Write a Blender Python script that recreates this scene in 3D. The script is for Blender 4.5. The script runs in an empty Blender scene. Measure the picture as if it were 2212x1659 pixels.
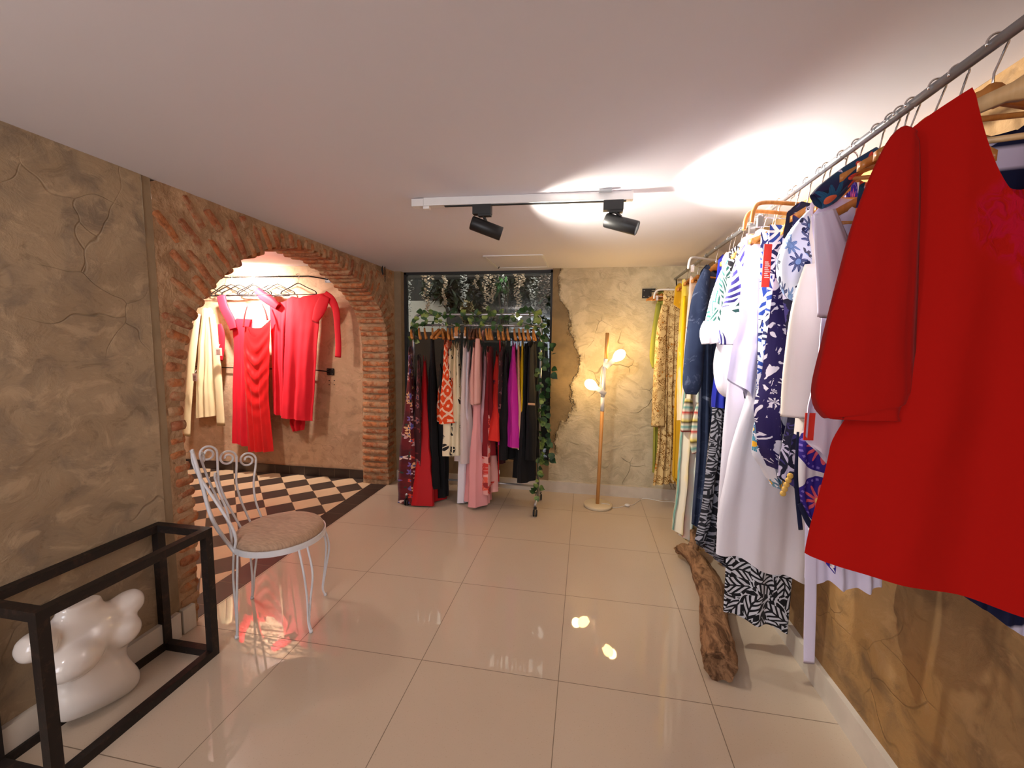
import bpy, bmesh, math, random
from mathutils import Vector, Matrix, noise
PI = math.pi
random.seed(7)
SC = bpy.context.scene
COL = SC.collection

# ------------------------------------------------------------------ camera
F_PX, YAW, PITCH, ROLL = 891.4436, -.1753, -.0972, .0133
CAM = Vector((1.2713, -1.6024, 1.3946))
def cam_axes():
    cy, sy = math.cos(YAW), math.sin(YAW)
    f = Vector((sy*math.cos(PITCH), cy*math.cos(PITCH), math.sin(PITCH)))
    r = Vector((cy, -sy, 0)); u = r.cross(f)
    return (math.cos(ROLL)*r + math.sin(ROLL)*u, -math.sin(ROLL)*r + math.cos(ROLL)*u, f)
CR, CU, CF = cam_axes()
cd = bpy.data.cameras.new('camera'); co = bpy.data.objects.new('camera', cd); COL.objects.link(co)
cd.sensor_width = 36; cd.lens = F_PX*36/2212; cd.clip_start = .02
m4 = Matrix.Identity(4)
for i in range(3):
    m4[i][0] = CR[i]; m4[i][1] = CU[i]; m4[i][2] = -CF[i]; m4[i][3] = CAM[i]
co.matrix_world = m4
SC.camera = co
SC.view_settings.view_transform = 'Standard'; SC.view_settings.look = 'None'
SC.cycles.max_bounces = 7; SC.cycles.diffuse_bounces = 4; SC.cycles.glossy_bounces = 3; SC.cycles.transparent_max_bounces = 6; SC.cycles.adaptive_threshold = .02
SC.view_settings.gamma = 1; SC.view_settings.use_curve_mapping = False
SC.view_settings.exposure = 1.32

def ray(px, py): return CF + CR*((px-1106)/F_PX) - CU*((py-829.5)/F_PX)
def at(px, py, ax, v):            # where the sight line of a photo point meets the plane axis=v
    d = ray(px, py); t = (v-CAM[ax])/d[ax]; return CAM + d*t

# ------------------------------------------------------------------ mesh builder
class MB:
    def __init__(s): s.v = []; s.f = []; s.uv = []; s.mi = []; s.sm = []
    def add(s, vs, fs, uvs=None, mi=0, smooth=True):
        o = len(s.v); s.v += [tuple(v) for v in vs]
        for k, f in enumerate(fs):
            s.f.append(tuple(i+o for i in f)); s.mi.append(mi); s.sm.append(smooth)
            s.uv.append([uvs[i] for i in f] if uvs else [(0, 0)]*len(f))
        return s
    def box(s, c, sz, rot=None, mi=0, uv=None):
        hx, hy, hz = [a/2 for a in sz]; vs = []
        for x, y, z in [(-1,-1,-1),(1,-1,-1),(1,1,-1),(-1,1,-1),(-1,-1,1),(1,-1,1),(1,1,1),(-1,1,1)]:
            p = Vector((x*hx, y*hy, z*hz))
            if rot is not None: p = rot @ p
            vs.append(p+Vector(c))
        s.add(vs, [(0,3,2,1),(4,5,6,7),(0,1,5,4),(1,2,6,5),(2,3,7,6),(3,0,4,7)], [uv]*8 if uv else None, mi, False); return s
    def bar(s, a, b, w, h, mi=0):          # box bar from a to b
        a = Vector(a); b = Vector(b); d = (b-a); L = d.length; d.normalize()
        up = Vector((0,0,1)) if abs(d.z) < .9 else Vector((1,0,0))
        x = d.cross(up).normalized(); y = x.cross(d)
        R = Matrix((x, d, y)).transposed()
        return s.box((a+b)/2, (w, L, h), R, mi)
    def grid(s, fn, nu, nv, closed_u=False, mi=0, smooth=True, uvf=None, flip=False):
        vs = []; uvs = []
        cu = nu if closed_u else nu+1
        for j in range(nv+1):
            for i in range(cu):
                vs.append(fn(i/nu, j/nv)); uvs.append(uvf(i/nu, j/nv) if uvf else (i/nu, j/nv))
        fs = []
        for j in range(nv):
            for i in range(nu):
                a = j*cu+i; b = j*cu+(i+1) % cu; c = (j+1)*cu+(i+1) % cu; d = (j+1)*cu+i
                fs.append((a,d,c,b) if flip else (a,b,c,d))
        return s.add(vs, fs, uvs, mi, smooth)
    def tube(s, pts, r, seg=8, mi=0, cap=True, closed=False, ry=1.0):
        pts = [Vector(p) for p in pts]; n = len(pts)
        if not isinstance(r, (list, tuple)): r = [r]*n
        vs = []; up = None
        for i in range(n):
            if closed: t = pts[(i+1) % n]-pts[i-1]
            else: t = pts[min(i+1, n-1)]-pts[max(i-1, 0)]
            if t.length < 1e-9: t = Vector((0,0,1))
            t.normalize()
            if up is None:
                up = Vector((0,0,1)) if abs(t.z) < .9 else Vector((1,0,0))
            x = t.cross(up)
            if x.length < 1e-6: x = t.orthogonal()
            x.normalize(); y = x.cross(t).normalized(); up = y
            for k in range(seg):
                a = 2*PI*k/seg; vs.append(pts[i]+x*(r[i]*math.cos(a))+y*(r[i]*ry*math.sin(a)))
        fs = []
        rng = n if closed else n-1
        for i in range(rng):
            for k in range(seg):
                i2 = (i+1) % n
                fs.append((i*seg+k, i*seg+(k+1) % seg, i2*seg+(k+1) % seg, i2*seg+k))
        if cap and not closed:
            fs.append(tuple(range(seg))[::-1]); fs.append(tuple((n-1)*seg+k for k in range(seg)))
        ln = [0]
        for i in range(1, n): ln.append(ln[-1]+(pts[i]-pts[i-1]).length)
        uvs = [(2*PI*r[i]*k/seg, ln[i]) for i in range(n) for k in range(seg)]
        return s.add(vs, fs, uvs, mi, True)
    def lathe(s, prof, M=None, seg=24, mi=0, cap=True):       # prof: (r, z)
        M = M or Matrix.Identity(4); vs = []
        for r, z in prof:
            for k in range(seg):
                a = 2*PI*k/seg; vs.append(M @ Vector((r*math.cos(a), r*math.sin(a), z)))
        fs = [(i*seg+k, i*seg+(k+1) % seg, (i+1)*seg+(k+1) % seg, (i+1)*seg+k) for i in range(len(prof)-1) for k in range(seg)]
        if cap:
            fs.append(tuple(range(seg))[::-1]); fs.append(tuple((len(prof)-1)*seg+k for k in range(seg)))
        return s.add(vs, fs, None, mi, True)
    def ball(s, c, r, seg=12, rings=8, rot=None, mi=0):
        rr = r if isinstance(r, (list, tuple)) else (r, r, r)
        def fn(u, v):
            a = 2*PI*u; b = PI*v; p = Vector((rr[0]*math.sin(b)*math.cos(a), rr[1]*math.sin(b)*math.sin(a), rr[2]*math.cos(b)))
            if rot is not None: p = rot @ p
            return p+Vector(c)
        return s.grid(fn, seg, rings, True, mi, True, None, True)
    def build(s, name, mats=None, parent=None, world=None):
        me = bpy.data.meshes.new(name)
        vs = s.v
        if parent is not None and parent.get('_o'):
            o = Vector(parent['_o']); vs = [tuple(Vector(v)-o) for v in vs]
        me.from_pydata(vs, [], s.f)
        uvl = me.uv_layers.new(name='UVMap')
        flat = [c for f in s.uv for p in f for c in p]
        uvl.data.foreach_set('uv', flat)
        me.polygons.foreach_set('material_index', s.mi)
        me.polygons.foreach_set('use_smooth', s.sm)
        if mats is not None:
            for m in (mats if isinstance(mats, (list, tuple)) else [mats]): me.materials.append(m)
        me.validate(); me.update()
        ob = bpy.data.objects.new(name, me); COL.objects.link(ob)
        if parent is not None:
            ob.parent = parent
            if parent.get('_o'): ob['_o'] = list(parent['_o'])
        return ob
def tag(o, label=None, cat=None, group=None, kind=None):
    if label: o['label'] = label
    if cat: o['category'] = cat
    if group: o['group'] = group
    if kind: o['kind'] = kind
    return o
def thing(name, label, cat, loc=(0,0,0), group=None):
    o = bpy.data.objects.new(name, None); COL.objects.link(o); o.location = loc; o.empty_display_size = .05
    o['_o'] = [float(c) for c in loc]
    return tag(o, label, cat, group)
def smooth_path(pts, n=8):
    P = [Vector(p) for p in pts]; out = []
    for i in range(len(P)-1):
        p0 = P[max(i-1, 0)]; p1 = P[i]; p2 = P[i+1]; p3 = P[min(i+2, len(P)-1)]
        for k in range(n):
            t = k/n
            out.append(.5*((2*p1)+(p2-p0)*t+(2*p0-5*p1+4*p2-p3)*t*t+(3*p1-p0-3*p2+p3)*t**3))
    out.append(P[-1]); return out
def lerp(a, b, t): return a+(b-a)*t
def nz(x, y, z=0, s=1.0): return noise.noise(Vector((x*s, y*s, z*s)))

# ------------------------------------------------------------------ material helper
class V:
    def __init__(s, t, sock): s.t = t; s.s = sock
    def _m(s, op, b=None, c=None):
        return s.t.math(op, s, b, c)
    def __add__(s, o): return s._m('ADD', o)
    __radd__ = __add__
    def __sub__(s, o): return s._m('SUBTRACT', o)
    def __rsub__(s, o): return s.t.math('SUBTRACT', o, s)
    def __mul__(s, o): return s._m('MULTIPLY', o)
    __rmul__ = __mul__
    def __truediv__(s, o): return s._m('DIVIDE', o)
    def __gt__(s, o): return s._m('GREATER_THAN', o)
    def __lt__(s, o): return s._m('LESS_THAN', o)
    def sin(s): return s._m('SINE')
    def cos(s): return s._m('COSINE')
    def abs(s): return s._m('ABSOLUTE')
    def frac(s): return s._m('FRACT')
    def floor(s): return s._m('FLOOR')
    def mx(s, o): return s._m('MAXIMUM', o)
    def mn(s, o): return s._m('MINIMUM', o)
    def pw(s, o): return s._m('POWER', o)
    def step(s, a, b):     # smooth ramp a..b -> 0..1
        n = s.t.n.new('ShaderNodeMapRange'); n.interpolation_type = 'SMOOTHSTEP'
        s.t.link(s, n.inputs[0]); n.inputs[1].default_value = a; n.inputs[2].default_value = b
        return V(s.t, n.outputs[0])
class T:
    def __init__(s, name, rough=.8, spec=.5, metal=0, sheen=0):
        s.m = bpy.data.materials.new(name); s.m.use_nodes = True; s.nt = s.m.node_tree; s.n = s.nt.nodes
        s.b = s.n['Principled BSDF']; s.b.inputs['Roughness'].default_value = rough
        s.b.inputs['Metallic'].default_value = metal; s.b.inputs['Specular IOR Level'].default_value = spec
        if sheen: s.b.inputs['Sheen Weight'].default_value = sheen
    def link(s, a, inp):
        if isinstance(a, V): s.nt.links.new(a.s, inp)
        elif isinstance(a, (tuple, list)): inp.default_value = tuple(a)+(1,) if len(a) == 3 and len(inp.default_value) == 4 else a
        else: inp.default_value = a
    def math(s, op, a, b=None, c=None):
        n = s.n.new('ShaderNodeMath'); n.operation = op
        for i, x in enumerate((a, b, c)):
            if x is not None: s.link(x, n.inputs[i])
        return V(s, n.outputs[0])
    def mix(s, f, a, b, mode='MIX'):
        n = s.n.new('ShaderNodeMix'); n.data_type = 'RGBA'; n.blend_type = mode
        s.link(f, n.inputs[0]); s.link(a, n.inputs[6]); s.link(b, n.inputs[7]); return V(s, n.outputs[2])
    def pos(s): return V(s, s.n.new('ShaderNodeNewGeometry').outputs['Position'])
    def objc(s): return V(s, s.n.new('ShaderNodeTexCoord').outputs['Object'])
    def uv(s): return V(s, s.n.new('ShaderNodeTexCoord').outputs['UV'])
    def sep(s, v):
        n = s.n.new('ShaderNodeSeparateXYZ'); s.link(v, n.inputs[0]); return [V(s, o) for o in n.outputs]
    def comb(s, x, y, z=0):
        n = s.n.new('ShaderNodeCombineXYZ')
        for i, a in enumerate((x, y, z)): s.link(a, n.inputs[i])
        return V(s, n.outputs[0])
    def vm(s, op, a, b=None, sc=None):
        n = s.n.new('ShaderNodeVectorMath'); n.operation = op; s.link(a, n.inputs[0])
        if b is not None: s.link(b, n.inputs[1])
        if sc is not None: s.link(sc, n.inputs['Scale'])
        return V(s, n.outputs['Value' if op in ('LENGTH', 'DISTANCE', 'DOT_PRODUCT') else 'Vector'])
    def noise(s, v, scale, detail=3, rough=.5, dist=0, col=False):
        n = s.n.new('ShaderNodeTexNoise'); s.link(v, n.inputs['Vector'])
        n.inputs['Scale'].default_value = scale; n.inputs['Detail'].default_value = detail
        n.inputs['Roughness'].default_value = rough; n.inputs['Distortion'].default_value = dist
        return V(s, n.outputs['Color' if col else 'Fac'])
    def vor(s, v, scale, feat='F1', rnd=1.0, smooth=None):
        n = s.n.new('ShaderNodeTexVoronoi'); n.feature = feat; s.link(v, n.inputs['Vector'])
        n.inputs['Scale'].default_value = scale; n.inputs['Randomness'].default_value = rnd
        return {k.name: V(s, k) for k in n.outputs}
    def ramp(s, f, stops, interp='LINEAR'):
        n = s.n.new('ShaderNodeValToRGB'); n.color_ramp.interpolation = interp; s.link(f, n.inputs[0])
        cr = n.color_ramp
        while len(cr.elements) < len(stops): cr.elements.new(.5)
        for e, (p, c) in zip(cr.elements, stops): e.position = p; e.color = tuple(c)+(1,)
        return V(s, n.outputs[0])
    def bump(s, h, strength=.3, dist=.01):
        n = s.n.new('ShaderNodeBump'); s.link(h, n.inputs['Height']); n.inputs['Strength'].default_value = strength
        n.inputs['Distance'].default_value = dist; s.nt.links.new(n.outputs[0], s.b.inputs['Normal'])
    def col(s, c): s.link(c, s.b.inputs['Base Color']); return s
    def rough(s, r): s.link(r, s.b.inputs['Roughness']); return s
def warp(t, v, scale, amt):
    n = t.noise(v, scale, 2, .5, 0, True)
    return t.vm('ADD', v, t.vm('SCALE', t.vm('SUBTRACT', n, (.5,.5,.5)), sc=amt))
def srgb(r, g, b):
    f = lambda c: (c/255/12.92) if c/255 <= .04045 else ((c/255+.055)/1.055)**2.4
    return (f(r), f(g), f(b))
def plain(name, c, rough=.6, metal=0, spec=.5, bump=None, var=0):
    t = T(name, rough, spec, metal)
    if var:
        n = t.noise(t.objc(), 9, 4); t.col(t.mix(n.step(.3, .7), tuple(x*(1-var) for x in c), c))
    else: t.col(c)
    if bump: t.bump(t.noise(t.objc(), bump[0], 4), bump[1], bump[2])
    return t.m

# ---- surfaces
def mat_plaster(name, ca, cb, cc, seed=0, bumpy=1.0, crack=True):
    t = T(name, .85, .3); p = t.vm('ADD', t.pos(), (seed*3.1, seed*1.7, seed*.9))
    big = t.noise(p, 1.6, 3, .5, .6); mid = t.noise(p, 6, 5, .6, .8)
    # trowel strokes: stretched, swirled noise
    pw = warp(t, p, 3.5, .22); st = t.noise(t.vm('MULTIPLY', pw, (6, 6, 9)), 1.5, 6, .68, .5)
    c = t.mix(big.step(.35, .65), ca, cb); c = t.mix(mid.step(.45, .72), c, cc)
    c = t.mix(st.step(.52, .66)*.55, c, tuple(min(1, x*1.35) for x in cb))
    c = t.mix(st.step(.44, .34)*.5, c, tuple(x*.6 for x in ca))
    h = mid*.5+st*1.0+t.noise(p, 60, 3)*.08
    if crack:
        e = t.vor(warp(t, p, 3, .35), 3.4, "DISTANCE_TO_EDGE")['Distance']
        ck = (1-e.step(0, .012))*t.noise(p, 1.9, 2).step(.5, .62)
        c = t.mix(ck*.35, c, tuple(x*.35 for x in ca)); h = h-ck*.5
    t.col(c); t.bump(h, .45*bumpy, .014); return t.m
def mat_backwall():
    t = T('rough_plaster', .85, .3); p = t.pos(); x, y, z = t.sep(p)
    mid = t.noise(p, 5, 5, .6, .8); pw = warp(t, p, 2.2, .4); st = t.noise(t.vm('MULTIPLY', pw, (5, 5, 9)), 1.6, 5, .62, 1.0)
    a, b, c3 = srgb(182,170,144), srgb(202,190,164), srgb(164,152,128)
    c = t.mix(mid.step(.4, .65), a, b); c = t.mix(st.step(.5, .66)*.6, c, c3)
    e = t.vor(warp(t, p, 3, .35), 3.0, 'DISTANCE_TO_EDGE')['Distance']
    ck = (1-e.step(0, .012))*t.noise(p, 2.4, 2).step(.5, .6)
    c = t.mix(ck*.6, c, tuple(v*.35 for v in a))
    # the lower cement coat showing left of a ragged break line
    edge = 1.05+.15*((z-.55)*2.6).sin().mx(-.1)+(t.noise(p, 3.5, 5, .7)-.5)*.30
    msk = (edge-x).step(-.004, .008)*((z-.32).step(0,.1))*(x.step(.9,.95))
    cem = t.mix(t.noise(p, 7, 4).step(.35, .7), srgb(138,118,88), srgb(118,102,78))
    rim = ((edge-x).abs().step(.045, .0))*((z-.32).step(0,.1))*.6*t.noise(p, 22, 4, .7).step(.4, .6)
    c = t.mix(msk, c, cem); c = t.mix(rim, c, srgb(110,90,62))
    t.col(c); h = mid*.35+st*.8+t.noise(p, 50, 3)*.12-ck*.5+(t.noise(p, 40, 4, .7)*rim)*2
    h = h*(1-msk*.6)-msk*1.5
    t.bump(h, .8, .018); return t.m
def mat_floor():
    t = T('polished_porcelain', .09, .5); x, y, z = t.sep(t.pos())
    def line(v, w): f = (v/.6+.5).frac()-.5; return f.abs().step(w, w*.55)
    g = line(x, .0032).mx(line(y, .0032))
    n = t.noise(t.pos(), 3, 3); tone = t.noise(t.comb((x/.6).floor()+.5, (y/.6).floor()+.5, 3.3), 5, 0)
    c = t.mix(n*.6, srgb(201,185,165), srgb(191,173,153)); c = t.mix(tone*.35, c, srgb(184,160,132))
    c = t.mix(t.noise(t.pos(), 160, 2).step(.62, .7)*.25, c, srgb(160,140,112))
    c = t.mix(g*.85, c, srgb(92,74,54)); t.col(c)
    t.rough(.008+g*.5+t.noise(t.pos(), 7, 4)*.03); return t.m
def mat_checker():
    t = T('checker_cement_tiles', .45, .5); x, y, z = t.sep(t.pos()); k = 1/(math.sqrt(2)*.2)
    u = ((x+1.199)+(y-1.476))*k; v = ((y-1.476)-(x+1.199))*k
    par = ((u.floor()+v.floor())/2).frac() > .25
    def ln(a): return ((a+.5).frac()-.5).abs().step(.012, .006)
    g = ln(u).mx(ln(v)); n = t.noise(t.pos(), 9, 4)
    dark = t.mix(n, srgb(54,44,38), srgb(72,58,48)); lite = t.mix(n, srgb(214,186,150), srgb(196,166,132))
    c = t.mix(par, dark, lite) if CHK else t.mix(par, lite, dark)
    t.col(t.mix(g*.7, c, srgb(120,96,72))); return t.m
CHK = True
def mat_dark_tiles():
    t = T('dark_border_tiles', .4, .5); x, y, z = t.sep(t.pos())
    g = ((y/.2+.3).frac()-.5).abs().step(.482, .49)
    g2 = ((x/.17+.3).frac()-.5).abs().step(.482, .49)*((x+.9) < 0)
    n = t.noise(t.pos(), 9, 4); c = t.mix(n, srgb(58,42,36), srgb(40,32,30))
    t.col(t.mix(g.mx(g2)*.5, c, srgb(120,100,80))); t.bump(1-g.mx(g2), .4, .003); return t.m
def mat_brick():
    t = T('old_brick', .9, .25); u, v, _ = t.sep(t.uv()); p = t.pos()
    base = t.ramp(u, [(0, srgb(176,102,62)), (.3, srgb(192,122,76)), (.55, srgb(168,100,68)), (.8, srgb(196,134,90)), (1, srgb(150,88,62))])
    n = t.noise(p, 26, 5, .65); c = t.mix(n.step(.42, .68)*.7, base, srgb(112,66,44))
    c = t.mix(t.noise(p, 15, 5, .65).step(.44, .60)*.8, c, srgb(176,142,108))
    t.col(c); t.bump(n+t.noise(p, 90, 3)*.3, .8, .012); return t.m
def mat_mortar():
    t = T('sandy_mortar', .92, .2); p = t.pos(); n = t.noise(p, 9, 5, .65, .5)
    c = t.mix(n.step(.35, .65), srgb(156,124,94), srgb(190,156,122)); c = t.mix(t.noise(p, 30, 4).step(.55, .75)*.4, c, srgb(150,96,66))
    t.col(c); t.bump(n+t.noise(p, 40, 4)*.5, .9, .02); return t.m
def mat_wood(name, a, b, rough=.45, sc=1.0, along=2):
    t = T(name, rough, .5); s = [30*sc, 30*sc, 30*sc]; s[along] = 2.5*sc
    n = t.noise(t.vm('MULTIPLY', t.objc(), tuple(s)), 1, 4, .6, .6); t.col(t.mix(n.step(.3, .7), a, b)); t.bump(n, .08, .002); return t.m
def mat_driftwood():
    t = T('driftwood', .9, .2); p = t.objc()
    n = t.noise(t.vm('MULTIPLY', warp(t, p, 5, .12), (26, 5, 26)), 1, 6, .7, .5); n2 = t.noise(p, 14, 5, .7)
    c = t.mix(n.step(.35, .62), srgb(94,66,44), srgb(164,124,90)); c = t.mix(n2.step(.56, .66)*.7, c, srgb(70,46,32))
    t.col(c); t.bump(n+n2*.6, 1.0, .015); return t.m
def mat_rusty():
    t = T('blackened_steel', .55, .5, .35); p = t.objc(); n = t.noise(p, 30, 5, .7)
    c = t.mix(n.step(.5, .7), srgb(34,27,24), srgb(62,44,36)); c = t.mix(t.noise(p, 45, 4, .7).step(.66, .74)*.5, c, srgb(120,100,84))
    t.col(c); t.bump(n, .3, .003); return t.m
def mat_emit(name, c, st):
    t = T(name, .4); t.col(c); t.b.inputs['Emission Color'].default_value = tuple(c)+(1,); t.b.inputs['Emission Strength'].default_value = st; return t.m
def mat_glass():
    t = T('window_glass', .02); t.n.remove(t.b); g = t.n.new('ShaderNodeBsdfGlossy'); g.inputs['Roughness'].default_value = .02
    tr = t.n.new('ShaderNodeBsdfTransparent'); tr.inputs[0].default_value = (.82,.86,.84,1); fr = t.n.new('ShaderNodeFresnel'); fr.inputs[0].default_value = 1.5
    mx = t.n.new('ShaderNodeMixShader'); L = t.nt.links; L.new(fr.outputs[0], mx.inputs[0]); L.new(tr.outputs[0], mx.inputs[1]); L.new(g.outputs[0], mx.inputs[2])
    L.new(mx.outputs[0], t.n['Material Output'].inputs[0]); return t.m

# ---- cloth (UV in metres)
def cloth_finish(t, c, bump=True):
    t.col(c)
    if bump:
        u = t.uv(); h = t.noise(t.vm('MULTIPLY', u, (1, .25, 1)), 22, 3, .5, .4)
        t.bump(h, .25, .006)
    return t.m
def cl_plain(name, c, rough=.8, c2=None, spec=.3):
    t = T(name, rough, spec, 0, .03); n = t.noise(t.uv(), 7, 3)
    return cloth_finish(t, t.mix(n*.5, c, c2 or tuple(x*.85 for x in c)))
def cl_flowers(name, bg, cols, ctr, scale=9, n=5, size=.42, bg2=None, dens=.85, leafc=None):
    t = T(name, .8, .3, 0, .1); uv = t.uv(); w = warp(t, uv, 14, .02)
    vo = t.vor(w, scale, 'F1', .8); d = t.vm('SUBTRACT', t.vm('SCALE', w, sc=scale), vo['Position'] if False else t.vm('SCALE', vo['Position'], sc=scale))
    x, y, _ = t.sep(d); r = t.vm('LENGTH', t.comb(x, y, 0)); th = t.math('ARCTAN2', y, x)
    rn, rg, rb = t.sep(vo['Color'])
    pet = (th*float(n)+rn*6.28).cos()*.28+.72
    m = (r < pet*size)*(rg < dens)
    c = t.ramp(rn, [(i/len(cols), k) for i, k in enumerate(cols)], 'CONSTANT')
    # petal veins
    c = t.mix(((th*float(n*4)).cos() > .75)*(r > .15)*.5, c, bg)
    base = bg if bg2 is None else t.mix(t.noise(uv, 6, 3).step(.45, .55), bg, bg2)
    if leafc:
        lv = t.vor(t.vm('ADD', w, (3.3, 1.7, 0)), scale*1.4, 'F1', 1); base = t.mix((lv['Distance'] < .22)*1.0, base, leafc)
    o = t.mix(m, base, c); o = t.mix((r < size*.28)*(rg < dens), o, ctr)
    return cloth_finish(t, o)
def cl_cutout(name, a, b, scale=11, c3=None, th=.5, seed=0):       # bold organic cut-out shapes
    t = T(name, .75, .3, 0, .1); uv = t.vm('ADD', t.uv(), (seed, seed*.7, 0)); w = warp(t, uv, 9, .10); w = warp(t, w, 26, .035)
    e = t.vor(w, scale, 'DISTANCE_TO_EDGE', .9)['Distance']; f = t.vor(w, scale, 'F1', .9); rn, rg, rb = t.sep(f['Color'])
    m = e.step(.12, .15)
    x, y, _ = t.sep(t.vm('SUBTRACT', t.vm('SCALE', w, sc=scale), t.vm('SCALE', f['Position'], sc=scale)))
    ang = t.math('ARCTAN2', y, x); r = f['Distance']
    ray_ = ((ang*7.0+rn*6).cos() > .1)*(r > .16)*(rn > th)
    m = m*(1-ray_)
    cc = b if c3 is None else t.mix(rb > .72, b, c3)
    return cloth_finish(t, t.mix(m, a, cc))
def cl_leaf(name, a, b, scale=7, k=26, seed=0, c3=None, thin=False):       # ferns: veined leaves in a random turn
    t = T(name, .75, .3, 0, .1); uv = t.vm('ADD', t.uv(), (seed*1.3, seed, 0)); w = warp(t, uv, 5, .05)
    f = t.vor(w, scale, 'F1', .75); rn, rg, rb = t.sep(f['Color'])
    x, y, _ = t.sep(t.vm('SUBTRACT', t.vm('SCALE', w, sc=scale), t.vm('SCALE', f['Position'], sc=scale)))
    a_ = rn*6.283; ca, sa = a_.cos(), a_.sin(); X = x*ca+y*sa; Y = y*ca-x*sa; Y = Y+X*X*.5
    ins = Y.abs() < (1-(X*1.35)*(X*1.35))*.36
    vein = ((X*float(k)-Y.abs()*float(k)*1.1).sin() > -.15)*(Y.abs() > .035)
    r = t.vm('LENGTH', t.comb(x, y, 0)); ring = (r*float(k)*1.1).sin() > .2
    bgp = ((X*6+Y*5).sin()*(Y*9).cos()).abs() < .22
    m = ins*vein+(1-ins)*bgp*(1.0 if not thin else .0)
    cc = b if c3 is None else t.mix(rb > .7, b, c3)
    return cloth_finish(t, t.mix(m.mn(1.0), a, cc))
def cl_ikat(name):
    t = T(name, .75, .3); w = warp(t, t.uv(), 18, .03); x, y, _ = t.sep(w)
    def tri(v): return ((v.frac())-.5).abs()
    a = tri(x*12+y*8); b = tri(x*12-y*8); m = (a < .09).mx(b < .09) if False else ((a.mn(b)) < .085)
    m2 = ((a+b) > .82); 
    return cloth_finish(t, t.mix(m.mx(m2)*t.noise(w, 60, 2).step(.3, .4), srgb(232,74,22), srgb(250,206,176)))
def cl_gold(name):
    t = T(name, .7, .3); w = warp(t, t.uv(), 30, .02); f = t.vor(w, 34); d = f['Distance']; rn, rg, rb = t.sep(f['Color'])
    m = ((d*26).sin() > .2)*(rn > .35)
    c = t.mix(m, srgb(222,194,136), srgb(132,90,30)); c = t.mix((d < .25)*(rg > .75), c, srgb(196,128,44))
    return cloth_finish(t, c)
def cl_tiedye(name, a, b, c):
    t = T(name, .85, .2); w = warp(t, t.uv(), 8, .12); n = t.noise(w, 9, 6, .72, .8)
    return cloth_finish(t, t.mix(t.noise(w, 3, 4).step(.4, .6), a, b)) if c is None else cloth_finish(t, t.mix(n.step(.56, .70)*.7, t.mix(t.noise(w, 4, 3).step(.4, .6), a, b), c))
def cl_stripes(name, stops, per=.16, vert=True, wob=.02):
    t = T(name, .8, .25); w = warp(t, t.uv(), 7, wob); x, y, _ = t.sep(w); v = ((x if vert else y)/per).frac()
    return cloth_finish(t, t.ramp(v, stops, 'LINEAR'))
def cl_mandala(name):
    t = T(name, .75, .3); u, v, _ = t.sep(t.uv()); fy = (v/.17).frac()-.5; fx = ((u+.02)/.19).frac()-.5
    x = fx*.19; y = fy*.17; r = t.vm('LENGTH', t.comb(x, y, 0)); th = t.math('ARCTAN2', y, x)
    c = t.mix(r < .078, srgb(232,228,236), srgb(52,34,140))
    star = r < ((th*12).cos()*.35+.5)*.055+.008
    c = t.mix(star, c, srgb(226,96,110)); dots = (r > .064)*(r < .071)*((th*26).cos() > .3); c = t.mix(dots, c, srgb(130,110,200))
    c = t.mix((r < .012), c, srgb(240,190,120)); return cloth_finish(t, c)
def cl_rings(name, bg, c1, c2):
    t = T(name, .75, .3); w = warp(t, t.uv(), 10, .02); f = t.vor(w, 12, 'F1', .8); d = f['Distance']; rn, rg, rb = t.sep(f['Color'])
    m = ((d > .12)*(d < .17)).mx(d < .05)*(rn > .3)
    c = t.mix(m, bg, c1); c = t.mix(t.noise(w, 7, 3).step(.62, .68), c, c2); return cloth_finish(t, c)
# ------------------------------------------------------------------ the room
XL, XR, YB, H = -.585, 2.2627, 2.232, 2.08
M_PL = mat_plaster('trowelled_plaster', srgb(150,128,102), srgb(168,146,118), srgb(132,116,98))
M_PR = mat_plaster('stained_plaster', srgb(156,118,70), srgb(140,110,74), srgb(116,90,60), 3)
M_PA = mat_plaster('alcove_plaster', srgb(206,172,138), srgb(196,164,134), srgb(178,146,116), 7, .8)
M_STRIP = plain('cement_strip', srgb(150,128,100), .9, bump=(22, .4, .008), var=.18)
M_CEIL = plain('white_ceiling_paint', srgb(222,219,225), .7, spec=.3, bump=(3, .12, .02))
M_BASE = plain('pale_skirting_tile', srgb(206,196,182), .35, var=.12)
M_DARKWIN = plain('dark_window_frame', srgb(26,25,26), .5)
M_WHITE = plain('white_enamel', srgb(232,230,228), .35, var=.06)
M_BLACK = plain('matte_black', srgb(18,18,19), .45)
M_CHROME = plain('chrome', (.75,.75,.77), .18, 1)
M_STEEL = plain('grey_steel_tube', srgb(150,152,156), .3, .8)
M_WOODL = mat_wood('varnished_wood', srgb(206,140,70), srgb(176,108,46), .35)
M_WOODP = mat_wood('pale_beech', srgb(214,178,132), srgb(196,156,108), .4)
M_WOODD = mat_wood('brown_wood', srgb(112,62,34), srgb(84,44,24), .4)
M_BRICK, M_MORTAR = mat_brick(), mat_mortar()

def struct(name, mb, m): o = mb.build(name, m); o['kind'] = 'structure'; return o
YN = -4.0
struct('floor', MB().box((.84, -.85, -.05), (2.96, 6.3, .1)), mat_floor())
struct('ceiling', MB().box((.84, -.85, H+.05), (3.1, 6.3, .1)), M_CEIL)
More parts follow.
